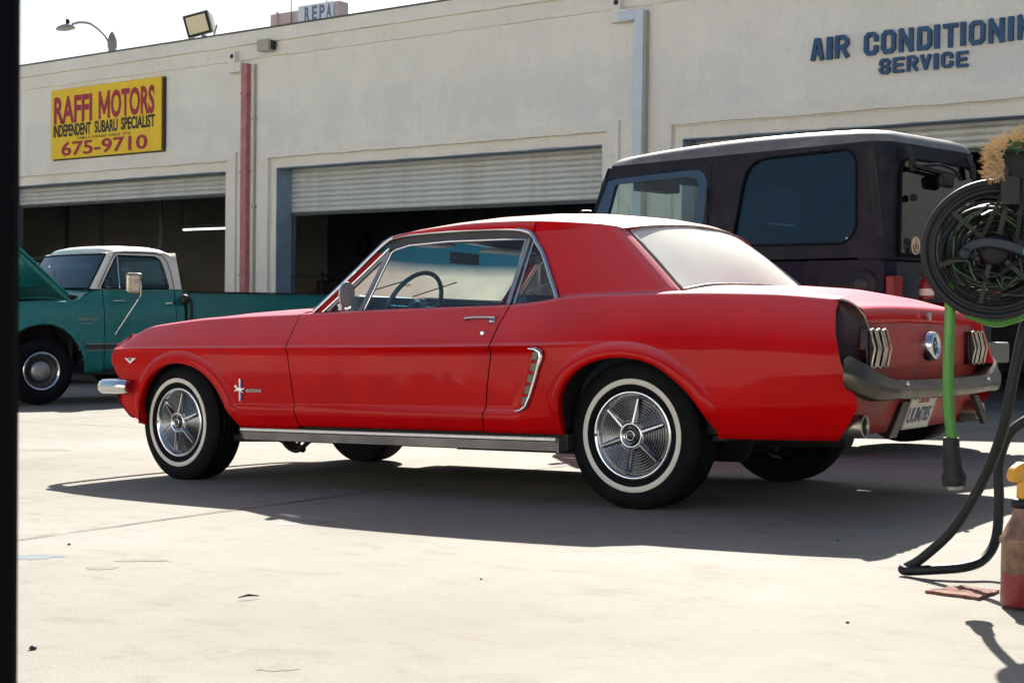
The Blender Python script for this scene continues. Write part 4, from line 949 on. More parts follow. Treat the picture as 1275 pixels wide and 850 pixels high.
MB().tube([(.84, -.35, .94), (.96, -.1, 1.02)], .004, 5).build('wiper', 'interior_dark', CAR)
St = empty('steering_wheel', (1.245, -.36, .865), (0, radians(-62), 0)); St.parent = CAR
ang = [2 * pi * i / 36 for i in range(36)]
MB().tube([(.195 * cos(a), .195 * sin(a), 0) for a in ang], .0115, 8, closed=True).build('rim', 'interior_blue', St)
MB().lathe([(0, .01), (.05, .0), (.05, -.03), (.02, -.06), (.02, -.3)], n=18).build('hub', 'interior_blue', St)
for a in (pi / 2, -pi / 2, pi): MB().ribbon([(.04 * cos(a), .04 * sin(a), -.01), (.19 * cos(a), .19 * sin(a), 0)], .03, .008, (0, 0, 1)).build('spoke', 'chrome', St)
def seat(x, y, w_, bh):
    s = MB(); s.box(x, x + .48, y - w_, y + w_, .40, .53); o = s.build('seat_cushion', 'interior_blue', CAR, bevel=.04)
    s = MB().prism([(x + .42, .45), (x + .58, .45), (x + .68, bh), (x + .58, bh)], 'y', y - w_, y + w_); s.build('seat_back', 'interior_blue', CAR, bevel=.03)
seat(1.42, -.34, .25, .90); seat(1.42, .34, .25, .90); seat(2.15, 0, .60, .86)
m = MB(); m.box(2.66, 2.93, -.62, .62, .845, .86); m.build('parcel_shelf', 'interior_dark', CAR)
m = MB(); m.grid([[(x + (.0), .585 * (2 * j / 12 - 1), e - .03 + (c - e - .01) * (1 - abs(2 * j / 12 - 1) ** 2.1)) for j in range(13)] for x, e, c in list(zip(RX, RE, RCt))[1:-1]], True); m.build('headliner', 'interior_dark', CAR)
for s in (-1, 1):
    m = MB(); m.box(.95, 2.75, s * .655 if s > 0 else -.675, .675 if s > 0 else s * .655, .30, .835); m.build('door_trim', 'interior_door', CAR)
    P = SP([(2.16, .86), (2.16, 1.15)], s, -.05)
    m = MB(); m.add([(2.34, s * (ys(.86) - .04), .86), (2.85, s * (ys(.86) - .05), .87), (2.56, s * (ys(1.15) - .05), 1.15), (2.17, s * (ys(1.15) - .04), 1.15)], [(0, 1, 2, 3)]); m.build('pillar_trim_panel', 'interior_dark', CAR)
MB().box(1.30, 1.315, -.14, .10, 1.095, 1.155).build('rear_view_mirror', 'interior_blue', CAR, bevel=.012)
for s in (-1, 1): MB().box(1.25, 1.38, s * .35 - .17, s * .35 + .17, 1.172, 1.188).build('sun_visor', 'interior_light', CAR, bevel=.006)
pbr('scoop_grey', (.11, .10, .09), .4, .7, rvar=.1)
# ---- side trim
def body_pt(x, z, off=.0, s=-1): return (x, s * (Ybody(x, z) + off), z)
for s in (-1, 1):
    # ribbed bright rocker moulding
    m = MB(); prof = [(.286, -.004), (.288, .014), (.272, .016), (.270, .006)]
    for k in range(4):
        z = .268 - k * .0095; prof += [(z, .012), (z - .005, .012), (z - .0055, .004), (z - .0085, .004)]
    prof += [(.230, .010), (.226, .0), (.225, -.04)]
    xs = [.545 + (2.425 - .545) * i / 40 for i in range(41)]
    m.grid([[(x + .02 * sstep(.29, .22, z) * (i == 0), s * (Ybody(1.2, .30) + o), z) for i, x in enumerate(xs)] for z, o in prof], False, flip=(s < 0)); m.build('rocker_moulding', 'rocker_metal', CAR)
    MB().box(.547, 2.423, min(s * (Ybody(1.2, .30) + .010), s * (Ybody(1.2, .30) + .019)), max(s * (Ybody(1.2, .30) + .010), s * (Ybody(1.2, .30) + .019)), .272, .287).build('rocker_bead', 'chrome', CAR, bevel=.002)
    MB().box(2.424, 2.430, min(s * .78, s * .85), max(s * .78, s * .85), .226, .285).build('moulding_end', 'dull_metal', CAR)
    # thin bright bead along lower crease
    # side scoop ornament: curved bright spear with five dark louvres
    sp_pts = [(2.300, .657), (2.335, .655), (2.362, .642), (2.364, .62), (2.352, .585), (2.330, .52), (2.305, .455), (2.285, .415), (2.255, .398), (2.225, .394)]
    m = MB(); m.tube([(x, s * (Wd(x) + .006), z) for x, z in sp_pts], [.004, .009, .012, .012, .010, .009, .009, .009, .006, .003], 8); m.build('scoop_ornament', 'chrome', CAR)
    for k in range(5):
        z = .628 - k * .047; x = 2.362 - (.628 - z) * .34 - (.008 if k == 0 else 0)
        MB().prism([(x - .036, z + .016), (x - .004, z + .018), (x - .014, z - .022), (x - .044, z - .020)][::-1], 'y', min(s * (Wd(x) - .022), s * (Wd(x) + .002)), max(s * (Wd(x) - .022), s * (Wd(x) + .002))).build('scoop_louvre', 'scoop_grey', CAR, bevel=.003)
    # door handle and lock
    hy = Ybody(2.0, .80)
    H = empty('door_handle', (1.93, s * hy, .792)); H.parent = CAR
    m = MB(); m.ribbon([(.0, s * .028, .002), (.06, s * .034, .005), (.12, s * .032, .004), (.158, s * .018, .002)], .010, .010, (0, s, 0)).build('grip', 'dull_metal', H, bevel=.003)
    m = MB().lathe([(0, .034), (.012, .03), (.016, .01), (.018, .0)], (.142, 0, -.016), 'y', 14); o = m.build('button', 'chrome', H); o.scale = (1, s, 1)
    m = MB(); m.tube([(.0, 0, .0), (.0, s * .028, .0)], .008).build('base', 'grille_dark', H)
    m = MB().lathe([(0, .006), (.008, .008), (.012, .005), (.013, 0)], axis='y', n=16); o = m.build('door_lock', 'chrome', CAR, (2.035, s * Ybody(2.035, .726), .726)); o.scale = (1, s, 1)
# badges on the left (and right) front fender
for s in (-1, 1):
    Bd = empty('fender_badge', (.545, s * (Ybody(.545, .475) + .003), .475)); Bd.parent = CAR
    f = -1 if s < 0 else 1
    MB().box(-.013, -.0045, -.003, .003, -.052, .050).build('tricolour_bar', 'emblem_red', Bd); MB().box(-.0043, .0043, -.003, .003, -.056, .054).build('tricolour_bar', 'chrome', Bd); MB().box(.0045, .013, -.003, .003, -.052, .050).build('tricolour_bar', 'emblem_blue', Bd)
    MB().prism([(-u * .036, v * .036) for u, v in horse], 'y', -.008, .002).build('running_horse', 'chrome', Bd)
    text_obj('fender_script', 'MUSTANG', .022, 'dull_metal', Bd, (.045 if s < 0 else -.15, s * .002, -.012), (pi / 2, 0, 0 if s < 0 else pi), .95, .0008, .002, spacing=1.1)
    V = empty('fender_badge', (-.335, s * (Ybody(-.335, .625) + .004), .625)); V.parent = CAR
    MB().prism([(-.047, .013), (0, -.017), (.047, .013), (.028, .012), (0, -.004), (-.028, .012)], 'y', -.003, .003).build('vee', 'chrome', V)
    MB().box(-.024, .024, -.002, .002, .001, .014).build('number_block', 'dull_metal', V)
    text_obj('number', '289', .014, 'grille_dark', V, (-.013, s * .0035, .002), (pi / 2, 0, 0 if s < 0 else pi), .9, 0, .0005)
# rust spot low on the door and bead line
# front end
MB().tube(smooth_path([(xf(z) , -Ybody(xf(z), z) + .004, z) for z in (.60, .65, .70, .735, .765)], 4), .007, 6).build('headlamp_door_edge', 'red_paint', CAR)
for s in (-1, 1):
    hl = empty('headlamp', (-.50, s * .64, .635)); hl.parent = CAR
    MB().lathe([(.100, .05), (.108, .0), (.104, -.010), (.098, -.006), (.096, .02)], axis='x', n=30).build('bezel', 'red_paint', hl); MB().lathe([(0, -.02), (.05, -.014), (.098, .012)], axis='x', n=26).build('lens', 'rooftop_white', hl)
    m = MB(); rows = []
    for z in (.762, .74, .72, .66, .60, .54, .516): rows.append([(xf(z) + .006, s * y, z) for y in (Ybody(xf(z), z) - .006, .74, .68, .60, .52, .50)])
    m.grid(rows, True, flip=(s < 0)).build('headlamp_panel', 'red_paint', CAR)
m = MB().box(-.40, -.36, -.50, .50, .50, .74); m.build('grille', 'grille_dark', CAR)
for i in range(9): MB().box(-.43, -.40, -.47, .47, .53 + i * .022, .534 + i * .022).build('grille_bar', 'dull_metal', CAR)
MB().prism([(u * .09, .62 + v * .09) for u, v in horse], 'x', -.46, -.45).build('grille_horse', 'chrome', CAR)
MB().tube([(-.44, -.49, .52), (-.44, .49, .52), (-.44, .49, .75), (-.44, -.49, .75)], .01, 6, closed=True).build('grille_surround', 'chrome', CAR)
m = MB(); rows = []
for z, x in ((.52, -.44), (.46, -.46), (.40, -.445), (.33, -.36), (.29, -.27)): rows.append([(x - .03 * (1 - (j / 10 - 1) ** 4), (Ybody(-.28, .4) - .012) * (j / 10 - 1), z) for j in range(21)])
m.grid(rows, True).build('front_valance', 'red_paint', CAR)
path = [(-.30, -.860), (-.36, -.868), (-.45, -.862), (-.53, -.845), (-.585, -.79), (-.62, -.70), (-.65, -.5), (-.67, -.25), (-.675, 0)]
path = path + [(x, -y) for x, y in path[-2::-1]]
bumper('front_bumper', 'chrome', smooth_path([(x, y, .486) for x, y in path], 4), [(.020, .036), (-.004, .040), (-.022, .028), (-.030, .008), (-.030, -.010), (-.022, -.026), (-.004, -.037), (.018, -.034), (.016, -.02), (-.016, -.01), (-.016, .015), (.016, .026)])
# ---- wheels
def wheel(x, y, steer=0, camber=0):
    Wl = empty('wheel', (x, y, .300), (0, 0, steer)); Wl.parent = CAR; f = -1 if y < 0 else 1
    R0 = .303
    tp = [(.180, .060), (.186, .074), (.200, .083), (.214, .0865)]
    m = MB(); m.lathe([(.178, f * .050), (.184, f * .074), (.196, f * .083), (.2085, f * .0868)], axis='y', n=64)
    m.lathe([(.2085, f * .0870), (.2105, f * .0885), (.2285, f * .0890), (.2305, f * .0875)], axis='y', n=64)
    m2 = MB(); prof = [(.2305, f * .0872), (.250, f * .0880), (.268, f * .0860), (.284, f * .079), (.294, f * .068)]
    for k in range(5):
        yy = .062 - k * .031; prof += [(R0, f * yy), (R0, f * (yy - .022)), (R0 - .004, f * (yy - .0225)), (R0 - .004, f * (yy - .0295))]
    prof += [(.290, -f * .08), (.25, -f * .088), (.19, -f * .07)]
    m2.lathe(prof, axis='y', n=64, smooth=True)
    tyre = MB(); tyre.lathe([(.178, f * .050), (.184, f * .074), (.196, f * .083), (.2085, f * .0868)], axis='y', n=64); tyre.v += []; n0 = len(tyre.v); tyre.add(m2.v, m2.f, True); tyre.build('tyre', 'rubber', Wl)
    MB().lathe([(.2080, f * .0868), (.2095, f * .0892), (.2285, f * .0896), (.2305, f * .0870)], axis='y', n=72).build('whitewall', 'whitewall', Wl)
    MB().lathe([(0, -f * .03), (.18, -f * .05), (.18, f * .06)], axis='y', n=32).build('rim', 'underbody', Wl)
    hb = empty('wheel_cover', (0, f * .060, 0)); hb.parent = Wl
    def part(prof, name, mat, n=56, k=hb):
        return MB().lathe([(r, f * h) for r, h in prof], axis='y', n=n).build(name, mat, Wl, (0, f * .060, 0))
    bpy.data.objects.remove(hb)
    part([(.184, .004), (.183, .018), (.176, .024), (.168, .020), (.160, .004), (.156, -.006)], 'cover_rim', 'chrome')
    pr = [(.156, -.006)]
    for k in range(9):
        r = .151 - k * .0105; pr += [(r + .0025, -.004 + k * .0012), (r, .006 + k * .0014), (r - .0028, .006 + k * .0014), (r - .0050, -.004 + k * .0012)]
    pr += [(.052, .006)]
    part(pr, 'cover_rings', 'cover_steel', 64)
    part([(.056, .004), (.056, .024), (.050, .031), (.043, .030), (.040, .020), (.028, .018)], 'hub_ring', 'chrome')
    part([(.030, .016), (.030, .028), (.026, .032), (.0, .034)], 'hub_cap', 'cover_paint', 32)
    part([(.021, .0335), (.019, .0355), (.017, .0335)], 'hub_ring', 'chrome', 24)
    for k in range(6):
        a = radians(78 - 60 * k); m = MB(); c, s_ = cos(a), sin(a)
        def Q(r, t, h): return (r * c - t * s_, f * h, r * s_ + t * c)
        for r0, r1, w0, w1 in ((.052, .152, .017, .010),):
            v = [Q(r0, -w0, .012), Q(r1, -w1, .004), Q(r1, w1, .004), Q(r0, w0, .012), Q(r0, -.004, .032), Q(r1, -.003, .022), Q(r1, .003, .022), Q(r0, .004, .032)]
            m.add(v, [(0, 1, 5, 4), (4, 5, 6, 7), (7, 6, 2, 3), (1, 2, 6, 5), (0, 4, 7, 3)])
        m.build('spoke', 'spoke_chrome', Wl, (0, f * .060, 0))
    MB().tube([(-.168, f * .078, .0), (-.176, f * .088, -.004)], .006, 6).build('valve', 'dull_metal', Wl)
pbr('cover_steel', (.17, .18, .20), .22, 1.0, rvar=.08, vscale=40)
pbr('spoke_chrome', (.36, .38, .42), .2, 1.0, rvar=.06, vscale=30)
pbr('cover_paint', (.02, .02, .022), .3)
for x in (0, 2.743):
    for y in (-.70, .70): wheel(x, y, radians(-2) if x == 0 else 0)
# ------------------------------------------------------------------ generic vehicle helpers
def roundpoly(P, r, seg=4):
    out = []; n = len(P); rs = r if isinstance(r, (list, tuple)) else [r] * n
    for i in range(n):
        p = Vector(P[i]); a = (Vector(P[i - 1]) - p); b = (Vector(P[(i + 1) % n]) - p); q = min(rs[i], a.length * .45, b.length * .45)
        A = p + a.normalized() * q; Bq = p + b.normalized() * q
        for k in range(seg + 1):
            t = k / seg; out.append(tuple(A * (1 - t)**2 + p * 2 * t * (1 - t) + Bq * t * t))
    return out
def ray_poly(c, ang, poly):
    d = Vector((cos(ang), sin(ang))); best = None; n = len(poly)
    for i in range(n):
        a = Vector(poly[i]) - c; b = Vector(poly[(i + 1) % n]) - c; e = b - a; den = d.x * e.y - d.y * e.x
        if abs(den) < 1e-12: continue
        t = (a.x * e.y - a.y * e.x) / den; u = (a.x * d.y - a.y * d.x) / den
        if t > 0 and -1e-6 <= u <= 1 + 1e-6 and (best is None or t > best): best = t
    return c + d * (best or 0)
def ring(m, outer, inner, f, nang=40, flip=False, depth=None):
    # frame between an outer and an inner outline in (u, v); f maps (u, v) to 3D. depth: reveal vector
    c = Vector((sum(p[0] for p in inner) / len(inner), sum(p[1] for p in inner) / len(inner)))
    A = [2 * pi * i / nang for i in range(nang)] + [atan2(p[1] - c.y, p[0] - c.x) % (2 * pi) for p in list(outer) + list(inner)]
    A = sorted(set(round(a, 5) for a in A)); I_ = [ray_poly(c, a, inner) for a in A]; O_ = [ray_poly(c, a, outer) for a in A]
    rows = [[f(*p) for p in O_], [f(*p) for p in I_]]
    if depth: rows.append([tuple(Vector(f(*p)) + Vector(depth)) for p in I_])
    m.grid(rows, False, closed=True, flip=flip); return m
def plate(m, poly, f, flip=False):
    v = [f(*p) for p in poly]; m.add(v, [tuple(range(len(v)))[::-1] if flip else tuple(range(len(v)))]); return m
def side_skin(outline_top, zb, x0, x1, yfun, archs, name, mat, parent, s_list, nz=10, step=.06):
    # lower body side: columns from the sill (or wheel arch) up to outline_top(x)
    out = []
    xs = []; x = x0
    while x < x1 - 1e-6: xs.append(x); x += step
    xs.append(x1)
    for A in archs: xs += [p[0] for p in A if x0 < p[0] < x1] + [A[0][0] - .001, A[-1][0] + .001]
    xs = sorted(set(round(q, 4) for q in xs if x0 <= q <= x1))
    for s in s_list:
        m = MB(); rows = []
        for k in range(nz + 1):
            row = []
            for x in xs:
                b = zb
                for A in archs:
                    if A[0][0] < x < A[-1][0]: b = max(b, lin(A, x))
                t = outline_top(x); z = b + (t - b) * k / nz; row.append((x, yfun(x, z, s), z))
            rows.append(row)
        rows = [[(x, y + (.03 if s < 0 else -.03), z) for x, y, z in rows[0]]] + rows
        m.grid(rows, True, flip=(s > 0)); out.append(m.build(name, mat, parent))
    return out

# ------------------------------------------------------------------ green pickup truck
TG = empty('pickup_truck', (-12.43, 8.95, -.250), (0, radians(-.3), radians(78)))
tag(TG, 'old green pickup truck with white cab roof and raised bonnet parked at the left', 'truck')
TW = 1.98
TAF = [(-.46, .33), (-.45, .48), (-.40, .62), (-.31, .74), (-.18, .82), (-.02, .857), (.10, .85), (.22, .80), (.32, .72), (.40, .61), (.45, .50), (.475, .38), (.48, .33)]
TAR = [(x + 2.92, z) for x, z in TAF]
def ty(x, z, s):
    o = .05 * sstep(.95, 1.22, z) + .03 * sstep(.55, .3, z) + .10 * sstep(-.3, -.85, x)
    for A in (TAF,):
        if A[0][0] - .1 < x < A[-1][0] + .1:
            d = min(hypot(x - a, z - c) for a, c in A); o -= .02 * (1 - sstep(.03, .09, d))
    return o if s < 0 else TW - o
tt = lambda x: lin([(-.85, 1.02), (-.3, 1.07), (.37, 1.10), (.56, 1.20), (.68, 1.23), (1.66, 1.245)], x)
side_skin(tt, .33, -.85, .685, ty, [TAF], 'front_fender', 'green_paint', TG, (-1, 1), 14)
side_skin(tt, .36, .693, 1.555, ty, [], 'door', 'green_paint', TG, (-1, 1), 12)
side_skin(tt, .36, 1.563, 1.665, ty, [], 'cab_corner', 'green_paint', TG, (-1, 1), 12)
side_skin(lambda x: 1.205, .40, 1.72, 3.95, lambda x, z, s: (.03 if s < 0 else TW - .03) + (.02 if s < 0 else -.02) * sstep(.9, 1.15, z), [TAR], 'bed_side', 'green_paint', TG, (-1, 1), 8)
for s in (0, 1):
    y = .035 if s == 0 else TW - .085
    MB().box(1.72, 3.95, y, y + .05, 1.206, 1.225).build('bed_rail', 'underbody', TG)
    MB().box(1.668, 1.718, .05 if s == 0 else TW - .12, .12 if s == 0 else TW - .05, .4, 1.17).build('bed_gap', 'black_void', TG)
MB().box(1.76, 3.9, .06, TW - .06, .70, .74).build('bed_floor', 'green_paint', TG); MB().box(3.91, 3.95, .06, TW - .06, .55, 1.20).build('tailgate', 'green_paint', TG); MB().box(1.72, 1.76, .06, TW - .06, .70, 1.20).build('bed_front', 'green_paint', TG)
for x0, x1 in ((.475, .682), (.696, 1.552), (1.566, 1.66)):
    MB().box(x0, x1, -.006, .012, .575, .635).build('side_trim', 'ribbed_trim_dark', TG)
    for z in (.636, .566): MB().box(x0, x1, -.012, .010, z, z + .009).build('trim_bead', 'chrome', TG)
for s in (0, 1):
    a = lambda x: ty(x, tt(x), -1) if s == 0 else TW - ty(x, tt(x), -1)
    b = (.24 if s == 0 else TW - .24); fx_ = (-.85, -.5, -.1, .2, .37)
    MB().grid([[(x, a(x), tt(x)) for x in fx_], [(x, (a(x) + b) / 2, tt(x) + .02) for x in fx_], [(x, b, tt(x) + .01) for x in fx_], [(x, b, tt(x) - .25) for x in fx_]], False, flip=(s == 1)).build('fender_top', 'green_paint', TG)
MB().grid([[(.37, TW * i / 10, 1.10 + .03 * sin(pi * i / 10)) for i in range(11)], [(.50, .05 + (TW - .10) * i / 10, 1.185 + .03 * sin(pi * i / 10)) for i in range(11)], [(.64 - .18 * sin(pi * i / 10), .06 + (TW - .12) * i / 10, 1.225) for i in range(11)]], True).build('cowl', 'green_paint', TG)
MB().box(-.7, .32, .4, 1.6, .45, .85).build('engine_block', 'underbody', TG, bevel=.03); MB().lathe([(0, .12), (.16, .12), (.18, .08), (.18, 0)], (-.1, 1.0, .86), 'z', 20).build('air_filter', 'dull_metal', TG)
MB().box(.33, .37, .1, 1.88, .4, 1.09).build('firewall', 'underbody', TG); MB().box(-.90, -.84, .15, 1.83, .5, 1.0).build('grille', 'dull_metal', TG); MB().box(-1.05, -.93, 0, TW, .42, .58).build('front_bumper', 'chrome', TG, bevel=.02)
MB().tube([(-.84, .2, 1.02), (-.84, 1.78, 1.02)], .012, 6).build('radiator_bar', 'chrome', TG)
for y in (.32, 1.66): MB().lathe([(.09, -.01), (.085, -.03), (0, -.02)], (-.9, y, .80), 'x', 18).build('headlamp', 'rooftop_white', TG)
Hd = empty('bonnet', (.39, 0, 1.115), (0, radians(41), 0)); Hd.parent = TG
m = MB(); rows = []
for x, z in ((0, .0), (-.2, .01), (-.6, .02), (-1.0, .015), (-1.22, -.01), (-1.29, -.06)): rows.append([(x, .13 + (TW - .26) * i / 12, z + .04 * sin(pi * i / 12)) for i in range(13)])
m.grid(rows, True, flip=True).build('panel', 'green_paint', Hd, solid=.02)
for y in (.13, TW - .18): MB().box(-1.2, -.02, y, y + .05, -.05, -.013).build('side_flange', 'green_paint', Hd)
MB().ribbon([(.30, .16, 1.07), (.38, .14, 1.12), (.47, .14, 1.10)], .10, .03, (0, 1, 0)).build('bonnet_hinge', 'underbody', TG)
MB().box(.10, .15, .05, .07, 1.065, 1.09).build('fender_tag', 'tag_white', TG)
def cy(x, z, s): o = .055 + (z - 1.23) * .26; return o if s < 0 else TW - o
for s in (-1, 1):
    f = lambda u, v: (u, cy(u, v, s), v)
    m = MB(); outer = [(.585, 1.235), (1.655, 1.247), (1.628, 1.56), (1.52, 1.648), (.865, 1.648)]
    inner = roundpoly([(.675, 1.245), (1.50, 1.252), (1.43, 1.61), (.905, 1.61)], [.02, .03, .10, .03])
    ring(m, outer, inner, f, 44, flip=(s > 0), depth=(0, .025 if s < 0 else -.025, 0)).build('cab_side', 'cream_paint', TG)
    MB().tube([f(*p) for p in inner], .008, 6, closed=True).build('window_seal', 'rubber', TG)
    MB().tube([f(.895, 1.245), f(.91, 1.605)], .008, 6).build('vent_bar', 'chrome', TG)
    m = MB(); plate(m, inner, lambda u, v: (u, cy(u, v, s) + (.018 if s < 0 else -.018), v)).build('door_window', 'truck_glass', TG)
    pts = [(1.558, 1.248), (1.545, 1.42), (1.51, 1.56), (1.46, 1.625), (1.36, 1.642), (.93, 1.642), (.88, 1.63), (.75, 1.43), (.64, 1.245)]
    MB().tube([tuple(Vector(f(*p)) + Vector((0, -.003 * (1 if s < 0 else -1), 0))) for p in pts], .004, 5).build('door_gap', 'black_void', TG)
    MB().tube([(.78, -.008 if s < 0 else TW + .008, 1.105), (1.0, -.012 if s < 0 else TW + .012, 1.11)], .008, 6).build('mirror_bracket', 'chrome', TG)
m = MB(); rows = []
for x, z, k in ((.845, 1.640, .0), (.84, 1.665, .0), (.89, 1.700, .6), (.98, 1.718, 1), (1.15, 1.726, 1), (1.38, 1.722, 1), (1.50, 1.706, .9), (1.58, 1.665, .4), (1.625, 1.58, 0)):
    r = []
    for i in range(25):
        u = i / 12 - 1; y = TW / 2 + u * (TW / 2 - cy(0, 1.65, -1) + .02)
        r.append((x - (.05 * (1 - u * u) if x < 1.2 else 0), y, z - .055 * abs(u) ** 6 + .012 * k * (1 - u * u)))
    rows.append(r)
m.grid(rows, True, flip=True).build('cab_roof', 'cream_paint', TG)
for s in (-1, 1):
    xs = [(.845, 1.64), (1.0, 1.662), (1.36, 1.664), (1.50, 1.650), (1.58, 1.61), (1.625, 1.57)]
    MB().tube([(x, cy(0, 1.64, s) + (-.006 if s < 0 else .006), z) for x, z in xs], .010, 6).build('drip_rail', 'cream_paint', TG)
g_ = lambda u, v: (1.66 - (v - 1.23) * .10, u, v)
m = MB(); ring(m, [(.06, 1.24), (1.92, 1.24), (1.84, 1.66), (.14, 1.66)], roundpoly([(.35, 1.30), (1.63, 1.30), (1.58, 1.57), (.40, 1.57)], .06), g_, 40).build('cab_back', 'cream_paint', TG)
MB().box(1.64, 1.665, .06, 1.92, .4, 1.24).build('cab_back', 'green_paint', TG, label='green lower back wall of the cab')
m = MB(); plate(m, roundpoly([(.35, 1.30), (1.63, 1.30), (1.58, 1.57), (.40, 1.57)], .06), g_).build('rear_window', 'truck_glass', TG)
def wsl(u, v): q = sin(pi * max(0, min(1, u / TW))); return (.60 - .20 * q ** .8 + (v - 1.235) * .62 + .10 * q, u, v)
rows = [[wsl(.125 + (TW - .25) * j / 20 + (t * .07) * (1 - 2 * j / 20), 1.24 + (1.625 - 1.24) * t) for j in range(21)] for t in [k / 6 for k in range(7)]]
MB().grid(rows, True).build('windshield', 'blue_glass', TG)
lp = rows[0] + [r[-1] for r in rows[1:-1]] + rows[-1][::-1] + [r[0] for r in rows[-2:0:-1]]
MB().tube(lp, .011, 6, closed=True).build('windshield_seal', 'rubber', TG)
for s in (-1, 1):
    k = 0 if s < 0 else -1
    MB().grid([[r[k] for r in rows], [(.585 + (.865 - .585) * t, cy(0, 1.235 + .42 * t, s), 1.235 + .42 * t) for t in [i / 6 for i in range(7)]]], True, flip=(s > 0)).build('windshield_pillar', 'cream_paint', TG)
MB().grid([rows[-1], [(.84 - .05 * (1 - (j / 10 - 1) ** 2), .14 + (TW - .28) * j / 20, 1.645) for j in range(21)]], True).build('header', 'cream_paint', TG)
MB().box(.45, 1.63, .1, TW - .1, .40, .46).build('cab_floor', 'interior_dark', TG); MB().prism([(1.1, .7), (1.55, .72), (1.62, 1.30), (1.5, 1.30), (1.45, .85), (1.1, .85)], 'y', .2, TW - .2).build('bench_seat', 'interior_dark', TG)
MB().box(.55, .72, .12, TW - .12, 1.0, 1.232).build('dashboard', 'interior_dark', TG)
MB().tube([(.92 + .19 * .45 * sin(t), .55 + .19 * cos(t), 1.20 + .19 * .9 * sin(t)) for t in [2 * pi * i / 28 for i in range(28)]], .011, 6, closed=True).build('steering_wheel', 'interior_dark', TG)
MB().tube([(.50, .9, 1.26), (.62, 1.25, 1.50)], .004, 5).build('wiper', 'dull_metal', TG)
MB().ribbon([(1.42, -.0, 1.085), (1.50, -.012, 1.09), (1.55, -.0, 1.088)], .022, .014, (0, -1, 0)).build('door_handle', 'chrome', TG, bevel=.004)
MB().box(.38, .62, -.006, .02, .90, .916).build('fender_badge', 'dull_metal', TG); MB().box(.42, .56, -.006, .02, .855, .866).build('fender_badge', 'dull_metal', TG)
Mt = empty('side_mirror', (.93, -.20, 1.30)); Mt.parent = TG
MB().box(-.085, .085, -.045, .045, -.115, .115).build('shell', 'old_chrome', Mt, (0, 0, 0), (0, 0, radians(-25)), bevel=.03)
MB().tube(smooth_path([(-.0, -.055, .03), (.045, -.07, .01), (.055, -.065, -.05), (.05, -.03, -.17), (-.0, .17, -.19)], 4), .010, 8).build('arm', 'chrome', Mt)
MB().tube([(.045, -.03, -.17), (-.12, .19, -.56)], .009, 8).build('brace', 'chrome', Mt)
MB().tube(smooth_path([(1.66, -.0, 1.16), (1.69, -.04, 1.15), (1.72, -.05, 1.07), (1.73, -.03, .80)], 5), .014, 6).build('hanging_cable', 'black_hose', TG)
MB().lathe([(0, -.03), (.05, -.02), (.06, .0), (.05, .03), (0, .04)], (1.64, -.04, 1.13), 'y', 14).build('fuel_cap', 'grille_dark', TG)
def truck_wheel(x, y, f):
    W_ = empty('wheel', (x, y, .357)); W_.parent = TG
    tw = MB(); tw.lathe([(.195, f * .05), (.215, f * .095), (.27, f * .105), (.325, f * .095), (.352, f * .07), (.357, f * .03), (.357, -f * .07), (.33, -f * .09), (.2, -f * .08)], axis='y', n=48).build('tyre', 'rubber', W_)
    MB().lathe([(.0, f * .0), (.12, f * .01), (.16, f * .045), (.175, f * .05)], axis='y', n=40).build('rim', 'ribbed_trim_dark', W_)
    MB().lathe([(.172, f * .055), (.180, f * .085), (.193, f * .098), (.203, f * .097), (.206, f * .085)], axis='y', n=48).build('trim_ring', 'chrome', W_)
    MB().lathe([(0, f * .085), (.06, f * .083), (.095, f * .075), (.108, f * .06), (.112, f * .03)], axis='y', n=36).build('hub_cap', 'dull_metal', W_)
for x in (0, 2.92):
    truck_wheel(x, .13, -1); truck_wheel(x, TW - .13, 1)
for A in (TAF, TAR):
    for s in (0, 1):
        m = MB(); rows = []
        for y, k in ((.04, .0), (.35, .02), (.55, .02)): rows.append([(a + (k if a > (A[0][0] + A[-1][0]) / 2 else -k), y if s == 0 else TW - y, b + k) for a, b in A])
        m.grid(rows, True); m.prism([(a, b) for a, b in A], 'y', .54 if s == 0 else TW - .56, .56 if s == 0 else TW - .54).build('wheel_housing', 'black_void', TG)
MB().box(-.6, 3.9, .5, 1.5, .38, .56).build('chassis', 'underbody', TG); MB().box(.55, 1.66, .06, 1.92, .30, .36).build('running_board', 'underbody', TG)

# ------------------------------------------------------------------ white wagon behind the truck
VG = empty('parked_wagon', (-21.3, 12.3, gz(-20, 12.3))); tag(VG, 'white wagon with a roof rack mostly hidden behind the green truck', 'car')
pbr('wagon_white', (.62, .61, .58), .3, coat=.3)
vt = lambda x: 1.10
side_skin(vt, .35, 0, 4.25, lambda x, z, s: (.04 * sstep(.9, 1.1, z) + .05 * sstep(.6, .3, z)) if s < 0 else 1.85 - (.04 * sstep(.9, 1.1, z) + .05 * sstep(.6, .3, z)), [[(.5, .4), (.6, .62), (.85, .72), (1.1, .62), (1.2, .4)], [(3.1, .4), (3.2, .62), (3.45, .72), (3.7, .62), (3.8, .4)]], 'body_side', 'wagon_white', VG, (-1, 1), 6)
m = MB(); rows = []
for x, z in ((0, .5), (-.02, .9), (.05, 1.05), (.9, 1.12), (1.0, 1.13)): rows.append([(x, .05 + 1.75 * i / 8, z + .02 * sin(pi * i / 8)) for i in range(9)])
m.grid(rows, True).build('bonnet', 'wagon_white', VG)
